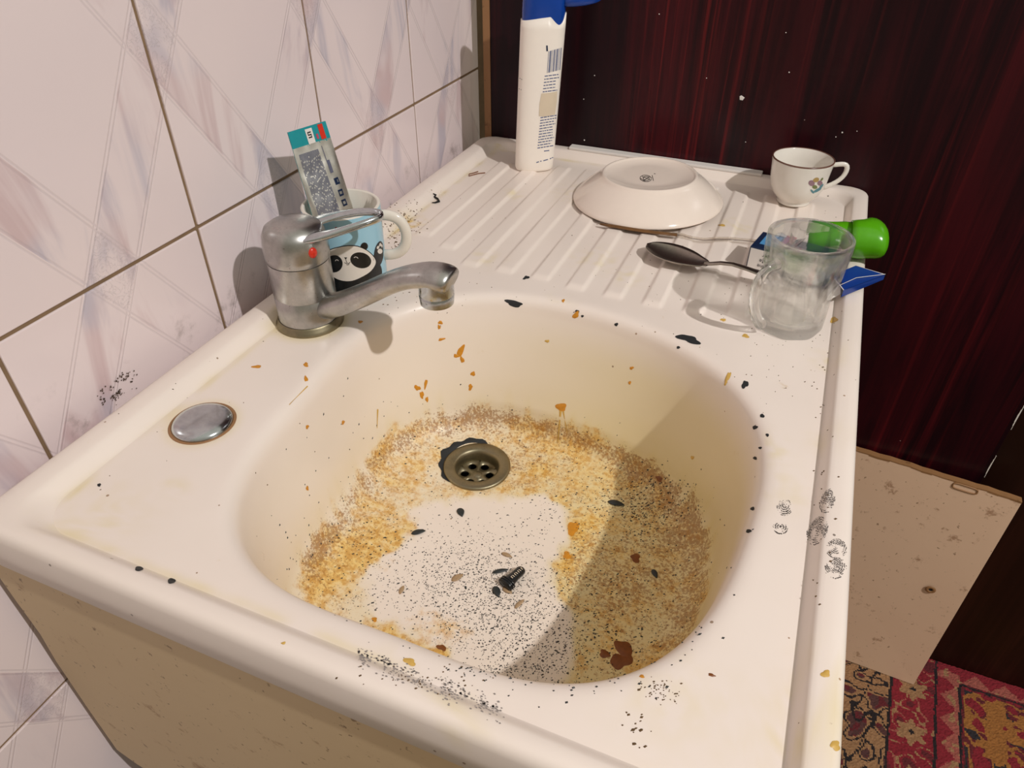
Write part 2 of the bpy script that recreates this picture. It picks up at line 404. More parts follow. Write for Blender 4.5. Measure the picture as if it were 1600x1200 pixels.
# ------------------------------------------------------------------ sink
sink = thing('sink', 'stained white enamel sink with ribbed drainboard along the tiled wall', 'sink', (0, 0, Z0))
W, LN = .52, .80
MEAS = [(.151,.063),(.122,.121),(.106,.207),(.106,.293),(.13,.357),(.184,.399),(.269,.413),(.334,.404),(.398,.372),(.44,.333),(.458,.283),(.463,.217),(.458,.153),(.446,.114),(.433,.088),(.414,.066),(.391,.051),(.365,.043),(.322,.039),(.283,.038),(.239,.040),(.199,.045),(.174,.051),(.113,.165),(.106,.25),(.136,.09),(.112,.33),(.225,.41)]
BC = (.285, .222)
th = np.array([math.atan2(y - BC[1], x - BC[0]) for x, y in MEAS]); rr = np.array([math.hypot(x - BC[0], y - BC[1]) for x, y in MEAS])
K = 6
A = np.column_stack([np.ones_like(th)] + [f(k*th) for k in range(1, K+1) for f in (np.cos, np.sin)])
reg = np.eye(A.shape[1]) * .02; reg[0, 0] = 0
co = np.linalg.solve(A.T @ A + reg, A.T @ rr)
def rout(t): return float(co[0] + sum(co[2*k-1]*math.cos(k*t) + co[2*k]*math.sin(k*t) for k in range(1, K+1)))
N = 320; DR = (.2095, .312)
ang = [2*PI*i/N - PI for i in range(N)]
prof = [(-.012, -.0100), (-.008, -.0101), (-.0045, -.0105), (-.0015, -.0115), (.001, -.0133), (.003, -.0160), (.0045, -.0195), (.0055, -.0240)]
for k in range(1, 27): prof.append((.0055 + .0115*k/26, -.024 - .094*k/26))
prof += [(.018, -.1235), (.0200, -.1285), (.0230, -.1335), (.0270, -.1380), (.0320, -.1418), (.0380, -.1446), (.0450, -.1466), (.0530, -.1479), (.0620, -.1486)]
def ringpt(t, off, z):
    far = max(0, math.sin(t - .05))**2.5
    w_ = max(0, min(off, .017) - .0055); f_ = max(0, off - .017)
    o = min(off, .0055) + w_*(1 + 1.9*far) + f_*(1 - .70*far)
    r = rout(t) - o
    return Vector((BC[0] + r*math.cos(t), BC[1] + r*math.sin(t), z))
rs = [[ringpt(t, o, z) for t in ang] for o, z in prof]
last = rs[-1]
for k in range(1, 43):
    s = k/42
    ring = []
    for i, t in enumerate(ang):
        q = Vector((DR[0] + .029*math.cos(t), DR[1] + .029*math.sin(t), -.1530))
        a = last[i]; p = a.lerp(q, s); p.z = -.1486 - .0044*s
        ring.append(p)
    rs.append(ring)
# deck around the bowl
x0, x1, y0, y1 = .020, .505, .012, .4312
def rectpt(t):
    c, s = math.cos(t), math.sin(t); k = 1e9
    if c > 1e-9: k = min(k, (x1 - BC[0])/c)
    if c < -1e-9: k = min(k, (x0 - BC[0])/c)
    if s > 1e-9: k = min(k, (y1 - BC[1])/s)
    if s < -1e-9: k = min(k, (y0 - BC[1])/s)
    return Vector((BC[0] + k*c, BC[1] + k*s, -.01))
deck = []
for k in range(0, 25):
    s = 1 - k/24
    deck.append([rs[0][i].lerp(rectpt(t), s) for i, t in enumerate(ang)])
mb = MB()
allr = deck[:-1] + rs
mb.rings([[v + Vector((0, 0, Z0)) for v in r] for r in allr])
# drainboard heightfield with pressed ribs
ribs = [.0555 + .0385*k for k in range(11)]
rst = [.486, .468, .442, .443, .443, .438, .437, .436, .437, .448, .448]
ren = [.735, .742, .748, .752, .756, .756, .756, .756, .756, .756, .75]
sm = lambda v: 0 if v <= 0 else 1 if v >= 1 else v*v*(3 - 2*v)
def hgt(x, y):
    h = 0
    for xr, a, b in zip(ribs, rst, ren):
        if xr - .002 < x < xr + .024:
            e = sm((x - xr)/.0042) * sm((xr + .022 - x)/.0042)
            h = max(h, e * sm((y - a)/.010) * sm((b - y)/.010))
    return -.010 + .0026*h
xs = np.linspace(.020, .505, 390); ys = np.linspace(.4308, .785, 130)
vs = [Vector((x, y, hgt(x, y) + Z0)) for y in ys for x in xs]; nx = len(xs)
mb.add(vs, [(j*nx+i, j*nx+i+1, (j+1)*nx+i+1, (j+1)*nx+i) for j in range(len(ys)-1) for i in range(nx-1)])
# raised rim and skirt
def rrect(x0, x1, y0, y1, r, z, n=10, mside=40):
    pts = []
    cs = [(x1-r, y0+r, -PI/2), (x1-r, y1-r, 0), (x0+r, y1-r, PI/2), (x0+r, y0+r, PI)]
    for k, (cx, cy, a0) in enumerate(cs):
        arc = [Vector((cx + r*math.cos(a0 + PI/2*i/n), cy + r*math.sin(a0 + PI/2*i/n), z + Z0)) for i in range(n+1)]
        pts += arc
        nx_, ny_, na = cs[(k+1) % 4]; q = Vector((nx_ + r*math.cos(na), ny_ + r*math.sin(na), z + Z0))
        for i in range(1, mside): pts.append(arc[-1].lerp(q, i/mside))
    return pts
rim = []
A0 = (.034, .495, .023, .772, .030); A1 = (.020, .5035, .012, .784, .022)
for k in range(9):
    s = k/8; rim.append(rrect(*[a + (b - a)*s for a, b in zip(A0, A1)], -.0104 + .0100*sm(s)))
for tpl in ((.017, .506, .010, .787, .021, -.0001), (.012, .510, .0075, .791, .020, 0), (.006, .5145, .005, .7955, .020, -.0003), (.003, .5175, .0028, .798, .020, -.0016), (.001, .5192, .001, .7994, .02, -.0040), (0, .52, 0, .80, .02, -.0075),
            (-.0003, .5205, -.0006, .80, .02, -.020), (-.0005, .521, -.001, .80, .02, -.0335), (.001, .5195, .0005, .7985, .02, -.0350), (.004, .516, .0035, .795, .02, -.0340)):
    rim.append(rrect(*tpl))
mb.rings(rim)
bowl = build('enamel_top', mb, M['enamel'], parent=sink, smooth=True, fixn=False)
me = bowl.data
# floor winding faces up for all three pieces
bm = bmesh.new(); bm.from_mesh(me); bmesh.ops.remove_doubles(bm, verts=bm.verts, dist=1e-6); bm.normal_update()
bmesh.ops.recalc_face_normals(bm, faces=bm.faces)
bm.to_mesh(me); bm.free(); me.polygons.foreach_set('use_smooth', [True]*len(me.polygons))
# flip islands that face down
bm = bmesh.new(); bm.from_mesh(me); bm.faces.ensure_lookup_table(); seen = set()
for f in bm.faces:
    if f.index in seen: continue
    st = [f]; seen.add(f.index); isl = []
    while st:
        g = st.pop(); isl.append(g)
        for e in g.edges:
            for h in e.link_faces:
                if h.index not in seen: seen.add(h.index); st.append(h)
    if sum(g.normal.z * g.calc_area() for g in isl) < 0: bmesh.ops.reverse_faces(bm, faces=isl)
bm.to_mesh(me); bm.free()
BV = BVHTree.FromPolygons([v.co + Vector((0, 0, Z0)) for v in me.vertices], [tuple(p.vertices) for p in me.polygons])
def hit(px, py, bv=None):
    h = (bv or BV).ray_cast(CAMLOC, ray(px, py)); 
    if h[0] is None: return None
    n = h[1]
    if n.dot(ray(px, py)) > 0: n = -n
    return h[0], n
# stain masks per vertex (albedo only); alpha in the bowl also carries painted shade
FZ = -.148
def P2(px, py): v = on_z(px, py, FZ); return (v.x, v.y)
clean = [P2(*q) for q in [(560,925),(600,868),(648,838),(655,790),(700,776),(740,772),(800,778),(850,775),(882,800),(880,840),(862,880),(868,930),(895,960),(905,1010),(880,1075),(760,1075),(680,1010),(600,965)]]
def sdist(p, poly):
    ins = False; d = 1e9; n = len(poly)
    for i in range(n):
        ax, ay = poly[i]; bx, by = poly[(i+1) % n]
        if (ay > p[1]) != (by > p[1]) and p[0] < (bx-ax)*(p[1]-ay)/(by-ay) + ax: ins = not ins
        L2 = (bx-ax)**2 + (by-ay)**2; t = max(0, min(1, ((p[0]-ax)*(bx-ax) + (p[1]-ay)*(by-ay))/L2))
        d = min(d, math.hypot(p[0]-ax-t*(bx-ax), p[1]-ay-t*(by-ay)))
    return -d if ins else d
def gauss(p, c, s): return math.exp(-((p[0]-c[0])**2 + (p[1]-c[1])**2)/(2*s*s))
gB = [(P2(740,900), .030, .55), (P2(800,945), .028, .42), (P2(860,1010), .030, .35), (P2(1020,795), .022, .38), (P2(820,1050), .022, .4), (P2(640,905), .03, .18), (P2(960,900), .05, .10), (P2(900,760), .03, .1)]
gY = [(P2(895,830), .008, .6), (P2(885,875), .008, .4), (P2(600,840), .02, .5), (P2(520,880), .025, .5), (P2(620,740), .02, .3), (P2(850,720), .03, .3), (P2(700,1000), .016, .75), (P2(640,975), .014, .6), (P2(810,985), .006, .5), (P2(690,650), .02, .2)]
gG = [(P2(760,640), .022, .5), (P2(700,650), .02, .5), (P2(470,880), .02, .55), (P2(1050,760), .03, .5), (P2(1000,730), .02, .4), (P2(980,900), .045, .5), (P2(1080,830), .02, .5), (P2(820,720), .03, .3), (P2(700,1000), .014, .5)]
def P0(px, py): v = on_z(px, py, -.006); return (v.x, v.y)
gA = [(P0(*q), w_, a_) for q, w_, a_ in (((1300,560),.010,.5),((1303,690),.009,.6),((1290,1050),.010,.6),((1280,1150),.016,.8),((1198,692),.010,.7),((1225,760),.012,.4),((870,472),.012,.4),((700,1125),.012,.6),((620,1030),.008,.4),((268,757),.006,.6),((760,400),.012,.4),((900,300),.02,.3),((800,300),.008,.6),((930,400),.014,.5),((980,430),.01,.5),((1100,640),.01,.3),((660,440),.014,.4),((1330,300),.006,.5),((1150,350),.012,.5),((640,345),.014,.9),((1050,1090),.02,.3),((150,800),.02,.35))]
cols = np.zeros((len(me.vertices), 4), np.float32)
for i, v in enumerate(me.vertices):
    x, y, z = v.co
    if z > -.0125:
        if x < .05 and y > .40: 
            g = gauss((x, y), (.035, .50), .03) + gauss((x, y), (.03, .60), .02)*.8 + gauss((x, y), (.022, .72), .02)*.5
            cols[i, :3] = (.35*g, .55*g, .0)
        e_ = min(abs(x - .0345) if .02 < y < .775 else 9, abs(y - .0235) if .03 < x < .30 else 9, abs(y - .770) if .04 < x < .2 else 9)
        n = mnoise.noise(Vector((x*40, y*40, 0)))
        ln_ = math.exp(-(e_/.0035)**2)*max(0, .5 + n*1.3)
        cols[i, 3] += .55*ln_; cols[i, 0] += .22*ln_; cols[i, 1] += .18*ln_
        rf = math.hypot(x - .055, y - .294); g = math.exp(-((rf - .030)/.006)**2); cols[i, 3] += .5*g; cols[i, 1] += .5*g*max(0, .6 + n)
        rf = math.hypot(x - .0645, y - .142); g = math.exp(-((rf - .024)/.005)**2); cols[i, 3] += .35*g; cols[i, 1] += .25*g*max(0, .6 + n)
        rf = math.hypot(x - .0535, y - .3665); g = math.exp(-((rf - .037)/.004)**2); cols[i, 3] += .4*g; cols[i, 1] += .5*g*max(0, .6 + n)
        for c, s_, a_ in gA:
            g = .65*a_*gauss((x, y), c, s_)*max(0, .5 + 1.8*mnoise.noise(Vector((x*110, y*110, 4)))); cols[i, 3] += g; cols[i, 0] += g*.45; cols[i, 1] += g*.2
        continue
    n = mnoise.noise(Vector((x*26, y*26, z*26)))
    d = sdist((x, y), clean) + n*.010 + mnoise.noise(Vector((x*75, y*75, 3)))*.009
    k = sm((d + .005)/.012)
    stk = mnoise.noise(Vector((x*95, y*95, 0)))
    dep = sm((-.108 - z + n*.012 + stk*.014)/.026)               # how far down the wall
    hi = sm((-.045 - z)/.08)
    R = .66*k*dep
    if z > -.14: R = max(R, .62*dep)
    R = max(R, .20*sm((-.07 - z)/.05)*(.6 + .5*n))
    for c, s, a in gY: R += a*gauss((x, y), c, s)*dep*.7
    R += .35*sm((.14 - abs(x - .28))/.03)*0
    G = .38*k*dep + .14*dep
    edge = math.exp(-((z + .133)/.010)**2)
    G += .42*edge*sm((y - .08)/.1)
    for c, s, a in gG: G += a*gauss((x, y), c, s)*dep*.7
    B = .035*dep
    for c, s, a in gB: B += a*gauss((x, y), c, s)*dep*(.75 + .9*n)
    cols[i, :3] = (min(R, 1.1), min(G, 1.1), max(0, min(B*.8, .9)))
    shade_side = sm((x - .14)/.25); cols[i, 3] = min(.9, (sm((-.012 - z)/.05)*(.12 + .50*shade_side))*(1 - .8*dep*(1 - k)) + .25*dep*k + .14*math.exp(-((z + .11)/.02)**2)*k)  # olive shade of the bowl put into alpha, stronger to the right
ca = me.color_attributes.new('stain', 'FLOAT_COLOR', 'POINT'); ca.data.foreach_set('color', cols.ravel())

# ---- marks laid on a surface by outline
def patch(name, pts, mat, parent, bv=None, off=.0003, rings=3, dome=0, label=None, cen=None):
    if cen is None: cen = (sum(p[0] for p in pts)/len(pts), sum(p[1] for p in pts)/len(pts))
    mb = MB(); rs = []
    h = hit(*cen, bv)
    if h is None: return None
    for k in range(1, rings+1):
        r = []
        for p in pts:
            q = hit(cen[0] + (p[0]-cen[0])*k/rings, cen[1] + (p[1]-cen[1])*k/rings, bv)
            if q is None: return None
            r.append(q[0] + q[1]*(off + dome*(1 - (k/rings)**2) - (.0 if k < rings else dome*.0)))
        rs.append(r)
    c = h[0] + h[1]*(off + dome); n = len(pts)
    mb.rings(rs); mb.add([c] + rs[0], [(0, 1+i, 1+(i+1) % n) for i in range(n)])
    return build(name, mb, mat, parent=parent, smooth=True, label=label)
def blobpts(px, py, rx, ry, rot=0, irr=.25, n=24, seed=0):
    rnd = random.Random(seed*91 + int(px*7) + int(py*13)); ph = [rnd.uniform(0, 6.28) for _ in range(4)]
    out = []
    for i in range(n):
        a = 2*PI*i/n; k = 1 + irr*(math.sin(2*a + ph[0])*.5 + math.sin(3*a + ph[1])*.5 + math.sin(5*a + ph[2])*.25)
        u, v = rx*k*math.cos(a), ry*k*math.sin(a); out.append((px + u*math.cos(rot) - v*math.sin(rot), py + u*math.sin(rot) + v*math.cos(rot)))
    return out
chips = [(803,474,13,5,.15,.3),(1076,530,17,6,.25,.35),(1164,601,5,6,.3,.3),(217,889,6,4,0,.15),(268,908,6,4.5,0,.15),(1327,853,6,23,-.05,.22),(1191,650,3.5,3,0,.2),(1180,668,4,3,0,.2),(1199,680,2.5,2.5,0,.2),(1180,716,3,2.5,0,.2),(1170,830,4,3,0,.2),(1176,795,3,3,0,.2),(963,507,3,2.5,0,.2),(902,487,3,3,0,.2),(822,434,5,2.5,-.5,.4),(1188,700,2.5,2,0,.2),(155,758,3,2.5,0,.2),(114,938,9,4,.4,.3),(153,954,8,6,.5,.4),(910,494,2,2,0,.2),(1060,543,3,2,0,.2)]
for i, (px, py, rx, ry, ro, ir) in enumerate(chips):
    patch('enamel_chip', blobpts(px, py, rx, ry, ro, ir, seed=i), M['black'], sink, off=.0002)
def down(x, y): return BV.ray_cast(Vector((x, y, Z0 + .05)), Vector((0, 0, -1)))[0]
mb = MB(); inn, out_ = [], []
for k in range(30):
    a_ = math.radians(95 + 150*k/29); e_ = math.sin(PI*k/29)**.6*(.0052 + .0016*math.sin(k*1.3) + .001*math.sin(k*.5))
    for L_, r_ in ((inn, .0318), (out_, .0330 + e_)):
        q = down(DR[0] + r_*math.cos(a_), DR[1] + r_*math.sin(a_)); L_.append(q + Vector((0, 0, .0004)))
rr2 = [[a__.lerp(b__, k_/4) for a__, b__ in zip(inn, out_)] for k_ in range(5)]
for R2 in rr2:
    for v_ in R2: v_.z = down(v_.x, v_.y).z + .0006
mb.rings(rr2, False); build('enamel_chip', mb, M['black'], parent=sink, label='black crescent of missing enamel beside the drain')
food = [(720,548,6,11,.6),(713,556,5,4,.3),(722,562,4,6,-.2),(690,530,6,3,-.3),(688,504,4,4,0),(686,511,3,4,0),(652,606,6,5,.4),(659,617,4,7,-.3),(665,600,3,9,.1),(667,624,3,5,.2),(739,584,4,5,0),(877,636,9,9,0),(735,605,4,6,.3),(900,492,5,8,.4),(987,575,4,3,0),(984,598,3,3,0),(1137,590,4,12,.35),(563,503,4,3,0),(478,570,5,4,0),(478,592,4,5,0),(480,667,3,4,0),(536,660,3,4,0),(480,763,3,4,0),(401,573,9,3,-.15),(640,1034,14,6,.3),(1003,1057,5,3,0),(1112,1055,7,3,.2),(993,872,10,8,.2),(975,1015,22,14,.6),(970,1033,20,16,0),(945,1022,12,7,.3),(1030,748,7,5,.2),(855,533,4,3,0),(880,470,3,3,0),(590,453,14,3,-.25),(608,453,7,3,-.3),(443,1005,4,3,0),(1082,715,3,4,0),(716,755,3,3,0),(585,968,6,4,.3),(690,1012,9,6,.3),(895,826,9,16,.3),(886,868,8,7,0),(1134,598,3,5,.3),(1128,352,7,2,0),(1165,525,6,4,.2),(1130,500,5,3,0),(1256,500,3,2,0),(1303,500,7,6,0),(1290,1053,8,8,0),(1305,1165,10,9,.3)]
for i, (px, py, rx, ry, ro) in enumerate(food):
    m = 'orange' if i < 24 else random.choice(['orange', 'ochre', 'brown'])
    if (px, py) in ((975,1015), (970,1033), (945,1022), (993,872), (1030,748)): m = 'brown'
    if (px, py) in ((895,826), (886,868), (585,968)): m = 'orange'
    if px > 1120: m = 'ochre'
    patch('food_stain', blobpts(px, py, rx*.8, ry*.8, ro, .30, seed=i), M[m], sink, off=.00015, dome=.0004)
# thin drip trails on the bowl wall
for (xa, ya, xb, yb, w) in [(876,642,872,690,2.0),(880,642,886,675,1.3),(590,640,589,668,1.2),(480,604,452,632,1.3)]:
    if w: patch('food_stain', [(xa-w, ya), (xa, ya-w), (xa+w, ya), (xa*.4+xb*.6+w*.5, ya*.4+yb*.6), (xb+w*.4, yb), (xb, yb+w), (xb-w*.4, yb), (xa*.4+xb*.6-w*.5, ya*.4+yb*.6)], M['ochre'], sink, off=.0002, rings=3)
# sooty fingerprints on the right rim: broken curved ridges
def prints(cx, cy, rx, ry, rot, n):
    mb = MB(); sd_ = random.uniform(0, 99)
    for _ in range(int(rx*ry*9)):
        u, v = random.uniform(-1, 1), random.uniform(-1, 1)
        if u*u + v*v > 1: continue
        w_ = math.hypot(u*1.1, v + .3) + .06*mnoise.noise(Vector((u*2, v*2, sd_)))
        if math.sin(w_*n*6.28) < .1 or mnoise.noise(Vector((u*1.6, v*1.6, sd_ + 7))) + random.gauss(0, .15) < -.12: continue
        q = hit(cx + rx*u*math.cos(rot) - ry*v*math.sin(rot), cy + rx*u*math.sin(rot) + ry*v*math.cos(rot))
        if q:
            c, nn = q; c = c + nn*.00012; tx = nn.orthogonal().normalized(); ty = nn.cross(tx); r = random.uniform(.00015, .0004)
            mb.add([c + tx*r, c + ty*r, c - tx*r, c - ty*r], [(0, 1, 2, 3)])
    build('fingerprint', mb, M['soot'], parent=sink, label='grey sooty fingerprint', fixn=False)['kind'] = 'stuff'
for a in [(1293,783,11,20,.35,6),(1277,830,15,25,.45,7),(1307,858,16,16,0,6),(1306,888,17,17,0,6),(1226,793,12,13,0,4),(1219,826,12,10,.3,3)]: prints(*a)
# loose dark grounds and crumbs, too many to count
def grains(name, specs, mat, parent=None, h=.0007, label=None):
    mb = MB()
    for (cx, cy, sx, sy, n, s) in specs:
        for _ in range(n):
            px, py = random.gauss(cx, sx), random.gauss(cy, sy); q = hit(px, py)
            if not q: continue
            c, nn = q; r = s*random.uniform(.4, 1.3); a = random.uniform(0, 6.28); tx = nn.orthogonal().normalized(); ty = nn.cross(tx)
            el = random.uniform(1, 2.2)
            pts = [c + tx*(r*el*math.cos(a + k*1.57)) + ty*(r*math.sin(a + k*1.57)) for k in range(4)] + [c + nn*h*random.uniform(.6, 1.3)]
            mb.add(pts, [(0,1,4), (1,2,4), (2,3,4), (3,0,4)])
    o = build(name, mb, mat, smooth=False, fixn=False); o['kind'] = 'stuff'; return o
tag(grains('coffee_grounds', [(735,900,60,32,620,.00042),(780,950,60,32,560,.00042),(830,1000,60,32,420,.00045),(1015,790,38,26,360,.0006),(900,800,90,60,220,.0006),(950,920,80,60,240,.0006),(640,880,60,50,200,.0005),(800,1046,50,4,120,.0004),(640,700,90,45,70,.0007),(560,850,60,50,110,.0007),(930,1010,60,40,160,.0006)], M['seed']),
    'black coffee grounds and grit scattered over the bowl floor', 'grounds', kind='stuff')
tag(grains('food_crumbs', [(700,470,80,20,16,.0005),(640,340,16,16,60,.0009),(617,370,10,14,60,.0008),(1030,1080,18,10,60,.0004),(660,1060,60,10,50,.0005),(1000,1140,10,20,18,.0007),(980,390,160,60,44,.0004),(600,455,60,16,40,.0007),(1230,560,40,60,60,.0004),(1090,470,60,20,16,.0004),(300,620,160,120,26,.0004),(1290,700,14,200,40,.0006)], M['crumb']),
    'small brown crumbs scattered on the sink ledge and drainboard', 'crumbs', kind='stuff')
# soot streak along the near rim
mb = MB()
for _ in range(1300):
    s = random.random(); px = 560 + s*230; py = 1024 + s*88 + random.gauss(0, 9)
    if mnoise.noise(Vector((px*.035, py*.05, 2))) + random.gauss(0, .35) < .22: continue
    q = hit(px, py)
    if q:
        c, nn = q; r = random.uniform(.0002, .0006); tx = Vector((1, .0, 0)); ty = Vector((0, 1, 0)); c = c + nn*.0002
        mb.add([c - tx*r*1.6, c - ty*r, c + tx*r*1.6, c + ty*r], [(0,1,2,3)])
o = build('soot_streak', mb, M['soot2'], parent=sink, fixn=False); o['kind'] = 'stuff'
# black mould patch low on the tiles
mb = MB()
for _ in range(420):
    k = random.random(); px = 165 + 38*k + random.gauss(0, 5); py = 622 - 30*k + random.gauss(0, 7); d_ = ray(px, py); c = CAMLOC + d_*((WX + .0006 - CAMLOC.x)/d_.x)
    if mnoise.noise(c*160) < -.05: continue
    r = random.uniform(.0003, .0009); a_ = random.uniform(0, 3); mb.add([c + Vector((0, r*math.cos(a_ + j*1.57), r*math.sin(a_ + j*1.57))) for j in range(4)], [(0,1,2,3)])
build('mould_patch', mb, M['brownspeck'], parent=wall, fixn=False)['kind'] = 'stuff'
# drain
dc = V(DR[0], DR[1], -.153)
dr = bpy.data.objects.new('drain', None)
mb = MB(); mb.lathe([(.0330, .0002), (.0330, .0022), (.0312, .0030), (.0235, .0024), (.0215, .0012), (.0205, -.004), (.0200, -.0125)], dc, 64)
mb2 = mb; drain = build('drain', mb, M['brass'], parent=sink, label='round tarnished steel drain fitting')
mb = MB(); zt = dc.z - .0105
for s in range(6):
    a0 = s*PI/3 + .3; hc = Vector((dc.x + .0125*math.cos(a0), dc.y + .0125*math.sin(a0), zt)); outer = []; inner = []
    def clipr(d):                          # sector boundary seen from the hole centre
        lo, hi = 0, .03
        for _ in range(22):
            m_ = (lo + hi)/2; q = hc + d*m_ - dc; rr_ = math.hypot(q.x, q.y); aa = (math.atan2(q.y, q.x) - a0 + PI) % (2*PI) - PI
            if rr_ < .0205 and abs(aa) < PI/6 and rr_ > .004: lo = m_
            else: hi = m_
        return lo
    for i in range(24):
        d = Vector((math.cos(2*PI*i/24), math.sin(2*PI*i/24), 0)); inner.append(hc + d*.0042); outer.append(hc + d*clipr(d))
    mb.rings([[p + Vector((0, 0, -.0015)) for p in inner], inner, outer])
mb.lathe([(.0001, .0014), (.003, .0012), (.0048, .0001)], (dc.x, dc.y, zt), 20)
part_of(build('strainer', mb, M['brass'], parent=sink, label='strainer with six round holes'), drain)
mb = MB(); mb.lathe([(.0205, -.012), (.0205, -.05), (.0001, -.05)], dc, 32); part_of(build('drain_pipe', mb, M['dark'], parent=sink), drain)
# back seal strip
mb = MB(); mb.box((.135, .7845, Z0 - .0002), (.392, .7985, Z0 + .0035)); build('seal_strip', mb, M['card'], parent=sink, bevel=.001, smooth=False)

# blanking plug over the spare tap hole
o = thing('tap_hole_cover', 'round domed chrome cover over the spare tap hole left of the bowl', 'cover', V(.0645, .142, -.01))
pc = V(.0645, .142, -.010)
mb = MB(); mb.lathe([(.0001, .0058), (.008, .0056), (.015, .0050), (.0195, .0036), (.0218, .0018), (.0222, .0002)], pc, 64); build('dome', mb, M['chrome2'], parent=o)
mb = MB(); mb.lathe([(.0222, .0001), (.0236, .0010), (.0246, .0001)], pc, 48); build('seal_ring', mb, M['raw'], parent=o, label='yellowed sealant ring')

# ------------------------------------------------------------------ cabinet under the sink
cab = thing('cabinet', 'cream painted base cabinet carrying the enamel sink', 'cabinet', V(.25, .4, -.85))
mb = MB()
prf = [(-.010, -.030), (-.0085, -.09), (-.006, -.13), (-.010, -.17), (-.0105, -.24), (-.009, -.31), (.01, -.322), (.04, -.33), (.12, -.333), (.505, -.335), (.505, -.030)]
fr = [V(x, .004, z) for x, z in prf]; bk = [V(x, .012, z) for x, z in prf]
mb.rings([fr, bk], True, True, True); build('side_panel', mb, M['cream'], parent=cab, smooth=False, bevel=.0006)
mb = MB(); mb.box((.04, .784, .52), (.505, .796, Z0 - .036)); build('side_panel', mb, M['cream'], parent=cab, smooth=False)
mb = MB(); mb.box((.497, .014, Z0 - .11), (.507, .782, Z0 - .036)); build('front_rail', mb, M['cream'], parent=cab, smooth=False)
for (a, b) in ((.016, .396), (.402, .782)):
    mb = MB(); mb.box((.499, a, .53), (.511, b, Z0 - .115)); build('door', mb, M['cream'], parent=cab, smooth=False, bevel=.002)
for x, y in ((.06, .025), (.47, .025), (.06, .765), (.47, .765)):
    mb = MB(); mb.box((x - .015, y - .012, 0), (x + .015, y + .018, .55)); build('leg', mb, M['brownwood'], parent=cab, smooth=False)

# loose board standing on the rug against the cherry panel
bd = thing('board', 'loose beige painted board leaning on the cherry panel at the right', 'board', (.7, .78, .01))
a = Vector((.50, .793, Z0 - .386)); b = Vector((.832, .772, Z0 - .3985)); c_ = Vector((.829, .750, .0105)); d = Vector((.50, .765, .0105))
nrm = (b - a).cross(d - a).normalized(); nrm = nrm if nrm.y > 0 else -nrm
mb = MB(); f1 = []; 
# wavy chipped top edge
top = []
for i in range(24):
    s = i/23; p = a.lerp(b, s); p.z += random.uniform(-.0012, .0008); top.append(p)
f1 = top + [c_, d]; f2 = [p + nrm*.010 for p in f1]
mb.rings([f1, f2], True, True, True); build('panel', mb, M['pinkboard'], parent=bd, smooth=False)
mb = MB()
for i in range(23):
    p, q = top[i], top[i+1]; k = random.uniform(.001, .0035)
    e = Vector((0, 0, -k)); o_ = nrm*-.0006; mb.add([p + o_, q + o_, q + o_ + e, p + o_ + e], [(0,1,2,3)]); mb.add([p + o_, q + o_, q + nrm*.010 + Vector((0,0,.0004)), p + nrm*.010 + Vector((0,0,.0004))], [(0,1,2,3)])
build('worn_edge', mb, M['raw'], parent=bd, smooth=False, fixn=False, label='worn brown upper edge')
def onboard(px, py):
    dd = ray(px, py); t_ = (a - CAMLOC).dot(nrm)/dd.dot(nrm); return CAMLOC + dd*t_ - nrm*.0006
h = onboard(1454, 921); ux_ = (b - a).normalized(); uz_ = nrm.cross(ux_).normalized()
mb = MB(); mb.rings([[h + ux_*r*math.cos(k*PI/8) + uz_*r*math.sin(k*PI/8) - nrm*e for k in range(16)] for r, e in ((.0075, 0), (.0062, .0012), (.0035, .0012), (.0028, .0))]); mb.add([h + ux_*.0028*math.cos(k*PI/8) + uz_*.0028*math.sin(k*PI/8) for k in range(16)], [tuple(range(16))], 1)
build('screw_hole', mb, [M['raw'], M['dark']], parent=bd, label='round grommet with a dark screw hole')
h = onboard(1508, 763)
mb = MB(); pth = [h + ux_*(.016*math.copysign(abs(math.cos(t))**.4, math.cos(t))) + uz_*(.0048*math.copysign(abs(math.sin(t))**.6, math.sin(t))) for t in [2*PI*k/28 for k in range(28)]]
mb.tube(pth, .0012, 6, closed=True); build('latch_plate', mb, M['raw'], parent=bd, label='oblong embossed latch plate')

# ------------------------------------------------------------------ faucet
fc = V(.055, .294, -.010)
fa = thing('faucet', 'dull chrome single lever mixer tap at the wall side of the bowl', 'faucet', fc)
mb = MB(); mb.lathe([(.0300, 0), (.0302, .0022), (.0288, .0038), (.0283, .0062), (.0272, .0075)], fc, 64); build('base_ring', mb, M['brass'], parent=fa, label='grimy base ring')
mb = MB(); mb.lathe([(.0268, .006), (.0268, .0300), (.0262, .0308), (.0262, .0318), (.0268, .0326), (.0266, .0640)], fc, 64, cap0=True, cap1=True); body = build('body', mb, M['chrome'], parent=fa, angle=40)
mb = MB(); mb.lathe([(.0262, .0642), (.0272, .0655), (.0276, .070), (.0274, .080), (.0262, .0875), (.0235, .0930), (.018, .0965), (.010, .0985), (.0001, .099)], fc, 64); build('cap', mb, M['chrome'], parent=fa)
